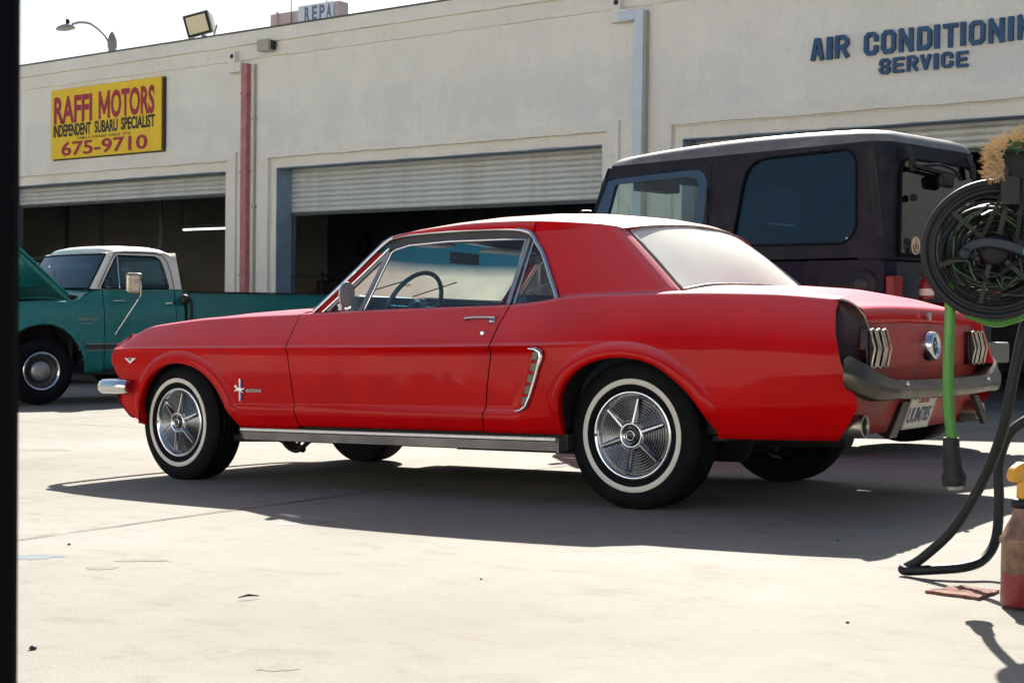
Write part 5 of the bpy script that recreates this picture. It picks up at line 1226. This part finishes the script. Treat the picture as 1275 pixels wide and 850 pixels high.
for s in (-1, 1):
    f = lambda u, v: (u, (.05 + (v - 1.1) * .2) if s < 0 else 1.85 - (.05 + (v - 1.1) * .2), v)
    for k, (o_, i_) in enumerate((([(.95, 1.1), (2.1, 1.1), (2.1, 1.78), (1.6, 1.78)], [(1.25, 1.14), (2.03, 1.14), (2.03, 1.70), (1.68, 1.70)]), ([(2.1, 1.1), (3.1, 1.1), (3.1, 1.78), (2.1, 1.78)], [(2.15, 1.14), (3.05, 1.14), (3.05, 1.70), (2.15, 1.70)]), ([(3.1, 1.1), (4.22, 1.1), (4.05, 1.78), (3.1, 1.78)], [(3.15, 1.14), (4.05, 1.14), (3.95, 1.70), (3.15, 1.70)]))):
        m = MB(); ring(m, o_, roundpoly(i_, .05), f, 24, flip=(s > 0)).build('window_frame', 'wagon_white', VG); m = MB(); plate(m, roundpoly(i_, .05), lambda u, v: (f(u, v)[0], f(u, v)[1] + (.01 if s < 0 else -.01), v)).build('side_window', 'truck_glass', VG)
    MB().tube([(1.7, .32 if s < 0 else 1.53, 1.90), (4.0, .32 if s < 0 else 1.53, 1.90)], .016, 6).build('rack_rail', 'black_plastic', VG)
m = MB(); rows = []
for x, z in ((1.58, 1.78), (1.75, 1.83), (2.5, 1.86), (3.6, 1.85), (4.02, 1.81), (4.08, 1.76)): rows.append([(x, .185 + 1.48 * i / 10, z - .03 * abs(i / 5 - 1) ** 4) for i in range(11)])
m.grid(rows, True, flip=True).build('roof', 'wagon_white', VG)
for x in (2.0, 3.6): MB().tube([(x, .32, 1.91), (x, 1.53, 1.91)], .014, 6).build('rack_bar', 'black_plastic', VG)
MB().grid([[(.97, .1 + 1.65 * i / 6, 1.12) for i in range(7)], [(1.6, .2 + 1.45 * i / 6, 1.78) for i in range(7)]], True).build('windshield', 'truck_glass', VG); MB().grid([[(4.24, .08 + 1.69 * i / 6, 1.1) for i in range(7)], [(4.07, .2 + 1.45 * i / 6, 1.77) for i in range(7)]], True).build('rear_window', 'truck_glass', VG)
MB().box(4.2, 4.28, .04, 1.81, .4, 1.1).build('tailgate', 'wagon_white', VG); MB().box(.1, 4.15, .1, 1.75, .35, .45).build('floor', 'underbody', VG)
for x in (.85, 3.45):
    for y, f_ in ((.12, -1), (1.73, 1)):
        W_ = empty('wheel', (x, y, .33)); W_.parent = VG
        MB().lathe([(.19, f_ * .08), (.31, f_ * .09), (.33, f_ * .05), (.33, -f_ * .08), (.2, -f_ * .09)], axis='y', n=28).build('tyre', 'rubber', W_); MB().lathe([(0, f_ * .05), (.19, f_ * .075)], axis='y', n=24).build('rim', 'dull_metal', W_)

# ------------------------------------------------------------------ dark hardtop off-roader behind the coupe
JG = empty('off_roader', (-2.99, 7.76, gz(-3, 7.8)), (0, 0, radians(-13)))
tag(JG, 'dark off-road vehicle with weathered hardtop and blue tinted windows behind the coupe', 'car')
JW = 1.28; JB = 1.135 - gz(-3, 7.8); JZ = gz(-3, 7.8)
def z_(z): return z - JZ            # heights below were measured in world z
def jy(z, s): o = .02 + .10 * max(0, z - z_(1.12)); return o if s < 0 else JW - o
ZT = z_(1.83)
pbr('door_blue', (.010, .042, .10), .3, coat=.4)
for s in (-1, 1):
    f = lambda u, v: (u, jy(v, s), v)
    dv = (0, .03 if s < 0 else -.03, 0)
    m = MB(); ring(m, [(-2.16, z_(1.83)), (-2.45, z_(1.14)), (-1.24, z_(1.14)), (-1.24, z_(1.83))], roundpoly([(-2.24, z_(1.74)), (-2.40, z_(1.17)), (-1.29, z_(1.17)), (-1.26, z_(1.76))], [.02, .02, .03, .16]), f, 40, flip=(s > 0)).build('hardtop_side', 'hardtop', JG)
    m = MB(); q1 = roundpoly([(-2.22, z_(1.75)), (-2.39, z_(1.165)), (-1.285, z_(1.165)), (-1.265, z_(1.765))], [.02, .02, .03, .16]); q2 = roundpoly([(-2.12, z_(1.70)), (-2.26, z_(1.165)), (-1.38, z_(1.165)), (-1.34, z_(1.72))], [.02, .02, .03, .12])
    ring(m, q1, q2, lambda u, v: (u, jy(v, s) + dv[1] * .3, v), 40, flip=(s > 0), depth=dv).build('door_window_frame', 'door_blue', JG)
    m = MB(); plate(m, q2, lambda u, v: (u, jy(v, s) + dv[1] * .8, v)).build('door_glass', 'jeep_door_glass', JG)
    m = MB(); q3 = roundpoly([(-1.02, z_(1.235)), (-.16, z_(1.225)), (-.085, z_(1.30)), (-.12, z_(1.72)), (-.18, z_(1.795)), (-.95, z_(1.785))], [.06, .06, .06, .10, .10, .16])
    ring(m, [(-1.236, z_(1.14)), (-.06, z_(1.14)), (-.06, z_(1.83)), (-1.236, z_(1.83))], q3, f, 48, flip=(s > 0), depth=tuple(c * .5 for c in dv)).build('hardtop_side', 'hardtop', JG)
    m = MB(); plate(m, q3, lambda u, v: (u, jy(v, s) + dv[1] * .35, v)).build('side_window', 'jeep_tint', JG)
    MB().tube([tuple(Vector(f(u, v)) + Vector((0, -dv[1] * .05, 0))) for u, v in q3], .008, 6, closed=True).build('window_seal', 'rubber', JG)
    MB().box(-1.245, -1.231, jy(z_(1.3), s) - .006, jy(z_(1.3), s) + .006, z_(1.16), z_(1.62)).build('hardtop_seam', 'black_plastic', JG)
    # corner pillar with a black louvre panel
    m = MB(); rows = []
    for z in [z_(1.13), z_(1.3), z_(1.5), z_(1.7), z_(1.83)]:
        y0 = jy(z, s); sg = 1 if s < 0 else -1
        rows.append([(-.06, y0, z)] + [(-.06 + (.17 - .05 * max(0, z - z_(1.2)) / .6) * sin(a), y0 + sg * .17 * (1 - cos(a)), z) for a in [pi / 2 * i / 8 for i in range(1, 9)]])
    m.grid(rows, True, flip=(s < 0)).build('hardtop_corner', 'hardtop', JG)
    sg = 1 if s < 0 else -1
    lv = [(-.045, z_(1.775)), (-.005, z_(1.78)), (.075, z_(1.25)), (.035, z_(1.24))]
    m = MB(); vs = []
    for u, v in roundpoly(lv, .015, 2):
        a = min(1, max(0, (u + .06) / .17)); yb = jy(v, s) + sg * .17 * (1 - sqrt(max(0, 1 - a * a))) * (u > -.06); vs.append((u, yb - sg * .006, v))
    m.add(vs, [tuple(range(len(vs)))]).build('corner_vent', 'black_plastic', JG)
# roof with rounded shoulders, built as rings that shrink towards the middle
def plan(ins):
    xr = bx(ZT) - ins; xf_ = -2.16 + ins; y0 = jy(ZT, -1) + ins; y1 = JW - y0; r_ = .17 * (1 - ins); P = [(xf_, y0)] + [(xf_ + (xr - r_ - xf_) * i / 10, y0) for i in range(1, 11)]
    P += [(xr - r_ + r_ * sin(a), y0 + r_ * (1 - cos(a))) for a in [pi / 2 * i / 8 for i in range(1, 9)]]
    P += [(xr, y0 + r_ + (y1 - y0 - 2 * r_) * i / 8) for i in range(1, 9)]
    P += [(xr - r_ + r_ * cos(a), y1 - r_ + r_ * sin(a)) for a in [pi / 2 * i / 8 for i in range(1, 9)]]
    P += [(xr - r_ + (xf_ - xr + r_) * i / 10, y1) for i in range(1, 11)] + [(xf_, y1 + (y0 - y1) * i / 8) for i in range(1, 8)]
    return P
bx = lambda v: .11 - .05 * max(0, v - z_(1.2)) / .6
bow = lambda x, k: k * (.055 * (1 - ((x + .95) / 1.3) ** 2))
rows = [[(x, y, ZT + h + bow(x, k)) for x, y in plan(i_)] for i_, h, k in ((0, -.003, 0), (.006, .012, .15), (.018, .026, .5), (.042, .040, .8), (.09, .052, .95), (.2, .062, 1), (.4, .066, 1), (.55, .067, 1))]
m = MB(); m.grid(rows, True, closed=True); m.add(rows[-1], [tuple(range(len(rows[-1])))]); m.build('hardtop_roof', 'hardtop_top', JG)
# back wall: tilted glass in a frame
bx = lambda v: .11 - .05 * max(0, v - z_(1.2)) / .6
gback = lambda u, v: (bx(v), u, v)
m = MB(); qg = roundpoly([(.165, z_(1.16)), (JW - .165, z_(1.16)), (JW - .24, z_(1.735)), (.24, z_(1.735))], [.03, .03, .10, .10])
ring(m, [(.190, z_(1.13)), (JW - .190, z_(1.13)), (JW - .260, z_(1.83)), (.260, z_(1.83))], roundpoly([(.20, z_(1.16)), (JW - .20, z_(1.16)), (JW - .265, z_(1.735)), (.265, z_(1.735))], [.02, .02, .08, .08]), gback, 40).build('hardtop_back', 'hardtop', JG)
m = MB(); plate(m, qg, lambda u, v: (bx(v) + .018, u, v)).build('rear_glass', 'jeep_rear_glass', JG)
MB().tube([(bx(v) + .018, u, v) for u, v in qg], .009, 6, closed=True).build('glass_seal', 'rubber', JG)
for y in (.30, JW - .30): MB().ribbon([(.09, y - .02, z_(1.80)), (.12, y - .01, z_(1.74)), (.125, y, z_(1.66))], .05, .02, (1, 0, 0)).build('glass_hinge', 'black_plastic', JG, bevel=.004)
MB().tube(smooth_path([(.13, .34, z_(1.685)), (.155, .52, z_(1.71)), (.15, .72, z_(1.69)), (.14, .80, z_(1.64))], 5), .010, 6).build('wiper_arm', 'black_plastic', JG); MB().ribbon([(.14, .30, z_(1.69)), (.14, .75, z_(1.66))], .02, .012, (1, 0, 0)).build('wiper_blade', 'black_plastic', JG)
MB().box(.12, .17, .55, .70, z_(1.58), z_(1.66)).build('wiper_motor', 'black_plastic', JG, bevel=.02); MB().lathe([(0, .15), (.02, .148), (.022, .12)], (0, .30, z_(1.50)), 'x', 10).build('washer_knob', 'black_plastic', JG)
# sticker on the glass: rough pale roundel and a small pale mark
def sticker(cy_, cz_, r):
    m = MB(); MBs = [MB().tube([(.152, cy_ + r * .8 * cos(a), cz_ + r * sin(a)) for a in [2 * pi * i / 20 for i in range(20)]], .004, 4, closed=True)]
    MBs[0].build('sticker_ring', 'sticker_cream', JG)
    MB().tube([(.153, cy_ - r * .5, cz_ + r * .7), (.153, cy_ - r * .15, cz_ - r * .8), (.153, cy_, cz_ - r * .1), (.153, cy_ + r * .15, cz_ - r * .8), (.153, cy_ + r * .5, cz_ + r * .7)], .0045, 4).build('sticker_mark', 'sticker_cream', JG)
    MB().tube([(.153, cy_ - r * .25, cz_ + r * .85), (.153, cy_, cz_ + r * .1), (.153, cy_ + r * .25, cz_ + r * .85)], .0045, 4).build('sticker_mark', 'sticker_cream', JG)
pbr('sticker_cream', (.70, .60, .42), .6)
sticker(.30, z_(1.215), .050)
MB().prism([(.92, z_(1.50)), (.96, z_(1.49)), (.98, z_(1.53)), (.94, z_(1.56)), (.93, z_(1.60)), (.915, z_(1.60))], 'x', .100, .104).build('sticker_mark', 'sticker_cream', JG)
MB().box(-.155, -.02 - .035, jy(z_(1.25), -1) + .003, jy(z_(1.25), -1) + .006, z_(1.232), z_(1.262)).build('window_tag', 'tag_white', JG)
# things seen dimly through the side window
MB().tube([(-.24 + .10 * cos(a), .16, z_(1.42) + .17 * sin(a)) for a in [2 * pi * i / 28 for i in range(28)]], .020, 8, closed=True).build('grab_loop', 'hardtop_top', JG)
for y in (.45, 1.1): MB().box(-1.55, -1.4, y - .2, y + .2, z_(.9), z_(1.45)).build('seat_back', 'interior_dark', JG, bevel=.05)
for y in (.22, JW - .22): MB().tube([(-1.25, y, z_(.9)), (-1.22, y, z_(1.72)), (-.4, y, z_(1.70)), (-.15, y, z_(1.1))], .03, 8).build('roll_bar', 'black_plastic', JG)
MB().box(-1.98, -1.96, .80, 1.02, z_(1.60), z_(1.68)).build('rear_view_mirror', 'interior_dark', JG, bevel=.01)
for y in (.40, 1.1): MB().box(-2.08, -1.95, y - .18, y + .18, z_(1.66), z_(1.73)).build('sun_visor', 'interior_dark', JG, bevel=.01)
MB().box(-2.45, -2.25, .05, JW - .05, z_(.95), z_(1.16)).build('dashboard', 'interior_dark', JG)
m = MB(); ring(m, [(.03, z_(1.14)), (JW - .03, z_(1.14)), (JW - .09, z_(1.82)), (.09, z_(1.82))], roundpoly([(.10, z_(1.18)), (JW - .10, z_(1.18)), (JW - .15, z_(1.76)), (.15, z_(1.76))], .05), lambda u, v: (-2.46 + (v - z_(1.14)) * .38, u, v), 32).build('windshield_frame', 'door_blue', JG)
m = MB(); plate(m, roundpoly([(.10, z_(1.18)), (JW - .10, z_(1.18)), (JW - .15, z_(1.76)), (.15, z_(1.76))], .05), lambda u, v: (-2.46 + (v - z_(1.14)) * .38, u, v)).build('windshield', 'side_glass', JG)
MB().box(-2.30, -2.25, -.10, .01, z_(1.42), z_(1.52)).build('side_mirror', 'black_plastic', JG, bevel=.02)
# tub, tailgate, lamps, filler, bumper, wheels
JAR = [(-.98, .4), (-.95, .62), (-.80, .80), (-.60, .84), (-.30, .84), (-.12, .78), (.02, .62), (.05, .4)]; JAR = [(x - .02, z) for x, z in JAR]
side_skin(lambda x: z_(1.125), .45, -2.45, .10, lambda x, z, s: jy(z_(1.1), s) + (0.015 if s < 0 else -.015) * sstep(.9, .5, z), [JAR], 'tub_side', 'jeep_body_paint', JG, (-1, 1), 8)
MB().box(-2.44, .10, .05, JW - .05, .42, .50).build('floor', 'underbody', JG)
MB().box(.08, .112, .16, JW - .02, .5, z_(1.12)).build('tailgate', 'door_blue_dark', JG, bevel=.006); MB().box(.09, .125, .02, .155, .45, z_(1.12)).build('rear_post', 'jeep_body_paint', JG, bevel=.01)
MB().box(.126, .18, .03, .13, z_(.86), z_(1.03)).build('tail_lamp', 'red_plastic', JG, bevel=.006); MB().box(.126, .18, JW - .13, JW - .03, z_(.86), z_(1.03)).build('tail_lamp', 'red_plastic', JG, bevel=.006)
MB().lathe([(0, -.012), (.085, -.012), (.10, -.004), (.105, .01)], (-.02, .02, z_(.975)), 'y', 24).build('filler_recess', 'black_plastic', JG); MB().lathe([(0, -.03), (.045, -.028), (.05, -.01)], (-.02, .02, z_(.975)), 'y', 18).build('filler_cap', 'grille_dark', JG)
MB().box(.13, .22, .02, JW + .02, z_(.51), z_(.64)).build('rear_bumper', 'grey_box', JG, bevel=.012)
for x in (-.47, -2.85):
    for y, f_ in ((.05, -1), (JW - .05, 1)):
        W_ = empty('wheel', (x, y, .38)); W_.parent = JG
        MB().lathe([(.19, f_ * .08), (.23, f_ * .12), (.34, f_ * .12), (.38, f_ * .09), (.38, -f_ * .09), (.34, -f_ * .12), (.2, -f_ * .1)], axis='y', n=36).build('tyre', 'rubber', W_); MB().lathe([(0, f_ * .04), (.12, f_ * .05), (.19, f_ * .09), (.205, f_ * .10)], axis='y', n=30).build('rim', 'dull_metal', W_)
MB().prism([(-2.45, .55), (-3.25, .55), (-3.25, 1.0), (-2.9, 1.08), (-2.45, 1.12)][::-1], 'y', .25, JW - .25).build('bonnet', 'jeep_body_paint', JG, bevel=.03)
for y in (0, JW - .28): MB().prism([(-2.4, .7), (-2.5, .88), (-3.2, .92), (-3.3, .8), (-3.28, .78), (-3.2, .86), (-2.55, .82), (-2.45, .68)], 'y', y, y + .25).build('front_fender', 'jeep_body_paint', JG)
# red fire extinguisher strapped to the tailgate
FE = empty('fire_extinguisher', (*(JG.matrix_basis @ Vector((.23, .30, 0))).xy, 0)); FE.location.z = .845
tag(FE, 'small red fire extinguisher strapped upright to the tailgate of the dark off-roader', 'fire extinguisher')
MB().lathe([(0, 0), (.040, .003), (.044, .02), (.044, .13), (.034, .165), (.016, .178), (.014, .20), (0, .20)], axis='z', n=20).build('cylinder', 'red_plastic', FE)
MB().lathe([(.0446, .075), (.0446, .115)], axis='z', n=20, a0=pi, a1=2 * pi).build('label', 'plate_white', FE); MB().box(-.05, .02, -.012, .012, .19, .215).build('lever', 'black_plastic', FE); MB().lathe([(.0455, .04), (.0455, .055)], axis='z', n=20).build('strap', 'black_plastic', FE)

# ------------------------------------------------------------------ hose reel with planter in the right foreground
YR = radians(19)
pbr('planter_dark', (.012, .014, .014), .7); pbr('reel_black', (.009, .010, .014), .45, rvar=.1, spec=.3); pbr('green_hose_shade', (.008, .032, .008), .4, var=.5, vscale=25)
pbr('reel_bolt', (.05, .25, .35), .4)
RG = empty('hose_reel', (-1.033, 3.566, .965), (0, 0, YR)); tag(RG, 'round black hose reel full of tangled green hose at the right edge', 'hose reel')
for y, nm in ((-.05, 'front_flange'), (.06, 'back_flange')):
    MB().lathe([(.140, y), (.142, y - .008), (.150, y - .010), (.153, y - .004), (.160, y - .004), (.163, y - .012), (.174, y - .012), (.177, y - .004), (.177, y + .006), (.170, y + .010), (.140, y + .008), (.140, y)], axis='y', n=72).build(nm, 'reel_black', RG)
for y in (-.046, .06):
    for k in range(6):
        a = 2 * pi * k / 6 + .2; MB().ribbon([(.03 * cos(a), y, .03 * sin(a)), (.145 * cos(a + .1), y, .145 * sin(a + .1))], .012, .006, (0, 1, 0)).build('spoke', 'reel_black', RG)
MB().lathe([(0, -.062), (.030, -.060), (.040, -.05), (.042, .065), (0, .065)], axis='y', n=24).build('hub', 'reel_black', RG)
MB().ribbon(smooth_path([(-.075, -.085, -.012), (-.055, -.088, .008), (-.02, -.09, .016), (.03, -.09, .008), (.085, -.088, -.012)], 4), .022, .012, (0, 1, 0)).build('crank_arm', 'reel_grey', RG, bevel=.003)
MB().lathe([(0, -.118), (.012, -.116), (.014, -.10), (.012, -.085)], (-.072, 0, -.012), 'y', 14).build('crank_knob', 'reel_grey', RG); MB().lathe([(0, -.105), (.010, -.102), (.012, -.09)], (.075, 0, -.008), 'y', 12).build('crank_bolt', 'reel_bolt', RG)
# wound and tangled hose between the flanges, its greens darkened to paint in shade
rnd = random.Random(11)
H1 = empty('garden_hose', (-1.033, 3.566, .965), (0, 0, YR)); tag(H1, 'bright green garden hose hanging straight down from the reel to a black grip', 'hose')
for k in range(24):
    r = .05 + .082 * (k / 23); cx, cz = rnd.uniform(-.012, .012), rnd.uniform(-.012, .012); y0 = rnd.uniform(-.035, .04); ph = rnd.uniform(0, 6); am = rnd.uniform(.002, .012)
    pts = [(cx + (r + am * sin(3 * a + ph)) * cos(a), y0 + .012 * sin(2 * a + ph), cz + (r + am * sin(2 * a + ph)) * sin(a)) for a in [2 * pi * i / 30 for i in range(30)]]
    MB().tube(pts, rnd.choice((.004, .005, .006)), 7, closed=True).build('coil', rnd.choice(('green_hose_deep_shade', 'green_hose_deep_shade', 'black_hose', 'black_hose', 'black_hose', 'black_hose', 'green_hose_shade')), H1)
for k in range(14):
    a = rnd.uniform(0, 2 * pi); r = rnd.uniform(.06, .12); P = [(r * cos(a + t * .35) + rnd.uniform(-.02, .02), -.055 + rnd.uniform(-.012, .012), r * sin(a + t * .35) + rnd.uniform(-.02, .02)) for t in range(4)]
    MB().tube(smooth_path(P, 5), rnd.choice((.003, .004, .005)), 6).build('loose_loop', rnd.choice(('green_hose_deep_shade', 'black_hose', 'green_hose_shade')), H1)
MB().tube(smooth_path([(-.128, .02, -.03), (-.118, .0, -.07), (-.106, -.035, -.10), (-.103, -.035, -.16), (-.105, -.034, -.30), (-.102, -.034, -.40), (-.092, -.034, -.485)], 6), .0142, 12).build('hanging_run', 'green_hose', H1)
MB().tube(smooth_path([(-.06, .03, -.160), (.0, .03, -.183), (.05, .03, -.176), (.10, .03, -.150), (.16, .03, -.10), (.24, .03, -.08)], 6), .012, 10).build('outer_run', 'green_hose', H1)
MB().tube([(-.094, -.034, -.478), (-.094, -.034, -.50), (-.090, -.034, -.545), (-.088, -.034, -.560), (-.086, -.034, -.575), (-.084, -.034, -.600)], [.020, .021, .024, .0235, .031, .029], 16).build('grip', 'black_plastic', H1)
MB().tube([(-.084, -.034, -.598), (-.083, -.034, -.610)], [.020, .018], 14).build('end_fitting', 'dull_metal', H1)
# planter trough with legs that carries the reel, on a post beyond the frame
PG = empty('planter_stand', (-1.033, 3.566, .965), (0, 0, YR)); tag(PG, 'dark metal planter bracket holding dry grass above the hose reel', 'planter')
m = MB(); m.prism([(.012, .236), (.30, .236), (.30, .175), (.10, .160), (.035, .182)][::-1], 'y', -.09, .07).build('trough', 'planter_grey', PG, bevel=.003)
MB().prism([(.004, .245), (.31, .245), (.31, .236), (.004, .236)][::-1], 'y', -.098, .078).build('rim', 'planter_grey', PG)
for x0, x1, x2 in ((.034, .0, -.035), (.066, .06, .05)):
    MB().ribbon([(x0, -.075, .19), (x1, -.072, .10), (x2, -.066, .02)], .010, .012, (0, 1, 0)).build('strut', 'planter_grey', PG)
MB().box(.012, .055, -.088, -.078, .11, .18).build('bracket_plate', 'planter_dark', PG)
MB().tube([(.30, 0, .20), (.30, 0, -.885)], .022, 12).build('post', 'planter_grey', PG); MB().tube([(.0, .075, .0), (.30, .02, .0)], .014, 8).build('axle', 'planter_grey', PG); MB().box(.18, .42, -.12, .12, -.893, -.878).build('base_plate', 'planter_grey', PG)
m = MB(); rnd = random.Random(5)
for k in range(1500):
    u = rnd.random(); x = .0 + .30 * u; y = rnd.uniform(-.10, .06); z0 = .242 + rnd.uniform(0, .022) + .028 * min(1, u * 3); ang = rnd.uniform(-.6, pi + .6); l = rnd.uniform(.015, .045)
    if k < 520: x = rnd.uniform(-.022, .018); z0 = .262 - rnd.random() ** .8 * .088; ang = rnd.uniform(pi * .85, pi * 1.55); y = rnd.uniform(-.125, -.06); l *= .7
    dx, dz, dy = cos(ang) * l, sin(ang) * l * .8 + .006, rnd.uniform(-.022, .012); w_ = rnd.uniform(.0005, .0016)
    p0 = Vector((x, y, z0)); p1 = p0 + Vector((dx * .6, dy * .5, dz * .8)); p2 = p0 + Vector((dx, dy, dz)) ; sd = Vector((-dz, .3 * l, dx)).normalized() * w_
    m.add([p0 - sd, p0 + sd, p1 + sd, p1 - sd, p2], [(0, 1, 2, 3), (3, 2, 4)])
o = m.build('dry_grass', 'straw', None, (-1.033, 3.566, .965), (0, 0, YR)); tag(o, 'tuft of dry straw coloured grass spilling over the planter', 'grass', kind='stuff')
m = MB()
for k in range(34):
    x = rnd.uniform(.03, .075); y = rnd.uniform(-.115, -.09); z0 = rnd.uniform(.24, .262); l = .014; a = rnd.uniform(0, 2 * pi); p0 = Vector((x, y, z0)); sd = Vector((cos(a), .2, sin(a))) * l * .35; tp = Vector((-sin(a), -.3, cos(a))) * l
    m.add([p0 - sd, p0 + tp * .5 - sd * .2, p0 + tp, p0 + sd], [(0, 1, 2, 3)])
tag(m.build('green_sprig', 'leaf_green', None, (-1.033, 3.566, .965), (0, 0, YR)), 'small green leaves under the dry grass of the planter', 'leaves', kind='stuff')
# black hose looping down to the slab and back up
HP = [(-.90, 3.77, 1.0), (-.977, 3.725, .828), (-.992, 3.712, .769), (-1.012, 3.695, .638), (-1.035, 3.699, .51), (-1.088, 3.732, .375), (-1.174, 3.753, .224), (-1.266, 3.77, .127), (-1.315, 3.778, .092), (-1.325, 3.772, .086), (-1.310, 3.766, .084), (-1.241, 3.763, .095), (-1.162, 3.795, .107), (-1.124, 3.847, .126), (-1.104, 3.887, .176), (-1.104, 3.914, .268), (-1.107, 3.915, .38), (-1.085, 3.911, .461), (-1.045, 3.915, .505), (-.991, 3.927, .53), (-.9, 3.95, .54), (-.78, 3.98, .50)]
tag(MB().tube(smooth_path(HP, 5), .0138, 12).build('rubber_hose', 'black_hose'), 'thick black rubber hose looping down to touch the concrete beside the spray bottle', 'hose')
# spray bottle
pbr('print_grey', (.12, .11, .14), .6)
SB = empty('spray_bottle', (-.918, 3.452, gz(-.918, 3.452) + .006), (0, 0, radians(50))); SB.scale = (1, 1, .905); tag(SB, 'grimy spray bottle with yellow trigger head standing on the concrete', 'bottle')
MB().lathe([(0, .0), (.042, .0), (.047, .006), (.047, .092)], n=40).build('liquid', 'pink_liquid', SB)
MB().lathe([(.0472, .092), (.0472, .165), (.052, .172), (.052, .182), (.046, .190), (.036, .215), (.024, .240), (.021, .262), (.021, .270), (0, .270)], n=40).build('body', 'bottle_plastic', SB)
for i, z in enumerate((.06, .085, .11, .135, .155)):
    for a0 in (-2.6, -1.5, -.5):
        m = MB(); m.lathe([(.0478, z), (.0478, z + .0022)], n=6, a0=a0, a1=a0 + (.30 if i % 2 else .22)).build('graduation', 'print_grey', SB)
MB().lathe([(.0477, .03), (.0477, .075)], n=10, a0=-.9, a1=-.2).build('label_print', 'print_grey', SB)
MB().lathe([(.018, .262), (.026, .266), (.027, .285), (.020, .290), (.014, .290)], n=24).build('collar', 'black_plastic', SB)
MB().lathe([(.014, .288), (.0135, .335), (.015, .345)], n=20).build('neck', 'yellow_plastic', SB)
m = MB(); m.prism([(-.034, .335), (-.040, .348), (-.032, .372), (-.010, .388), (.018, .386), (.020, .376), (.0, .362), (-.008, .345), (-.018, .334)], 'y', -.014, .014); m.build('head_cap', 'yellow_plastic', SB, bevel=.005)
MB().prism([(-.015, .335), (-.004, .358), (.030, .372), (.050, .368), (.055, .352), (.035, .345), (.022, .332)][::-1], 'y', -.0115, .0115).build('head', 'yellow_plastic', SB, bevel=.003)
MB().ribbon(smooth_path([(.030, 0, .345), (.042, 0, .325), (.040, 0, .300), (.048, 0, .285)], 4), .014, .006, (1, 0, 0)).build('trigger', 'yellow_plastic', SB); MB().lathe([(0, .0), (.008, .0), (.009, .012), (.007, .014)], (.055, 0, .360), 'x', 12).build('nozzle', 'white_plastic', SB)
# crumbly brick-red scrap lying flat, twig and specks
m = MB(); rnd = random.Random(9); base = [(-1.180, 3.531), (-1.150, 3.60), (-1.125, 3.652), (-1.07, 3.645), (-1.018, 3.631), (-1.028, 3.56), (-1.030, 3.500), (-1.10, 3.515)]
top = []
for i in range(len(base)):
    (x0, y0), (x1, y1) = base[i], base[(i + 1) % len(base)]
    for k in range(4): top.append((x0 + (x1 - x0) * k / 4 + rnd.uniform(-.003, .003), y0 + (y1 - y0) * k / 4 + rnd.uniform(-.003, .003)))
cx, cy0 = sum(p[0] for p in top) / len(top), sum(p[1] for p in top) / len(top)
rws = [[(x, y, gz(x, y) + .001) for x, y in top], [(x, y, gz(x, y) + .007 + rnd.uniform(0, .003)) for x, y in top]] + [[(cx + (x - cx) * k, cy0 + (y - cy0) * k, gz(x, y) + .007 + rnd.uniform(-.001, .003)) for x, y in top] for k in (.8, .5, .2)]
m.grid(rws, False, closed=True); m.add(rws[-1], [tuple(range(len(top)))])
tag(m.build('board_scrap', 'flat_pink'), 'flat crumbling reddish scrap of board on the concrete beside the bottle', 'scrap')
tg = MB().tube([(-2.645, 2.50, gz(-2.6, 2.5) + .006), (-2.630, 2.523, gz(-2.6, 2.5) + .011), (-2.618, 2.55, gz(-2.6, 2.5) + .006)], [.0012, .0035, .0012], 6).build('dry_leaf', 'joint_dark'); tag(tg, 'small curled dry leaf alone on the bright concrete', 'leaf')
peb = MB().lathe([(0, .010), (.006, .008), (.009, .003), (.006, 0)], n=8).build('pebble', 'grille_dark', None, (-2.581, 1.835, gz(-2.58, 1.83))); tag(peb, 'small dark pebble on the concrete near the gate post', 'pebble', 'pebbles on the concrete')
for i, (x, y, sc_, lb) in enumerate(((-3.939, 2.942, .7, 'tiny dark pebble below the slab joint left of the shadow'), (-2.3, 3.1, .45, 'tiny pebble on the bright concrete in front of the door'), (-1.75, 4.35, .6, 'tiny dark pebble lying within the shadow of the coupe'), (-1.2, 3.05, .5, 'tiny dark pebble in front of the board scrap'))):
    c = peb.copy(); COL.objects.link(c); c.location = (x, y, gz(x, y)); c.scale = (sc_,) * 3; c['label'] = lb
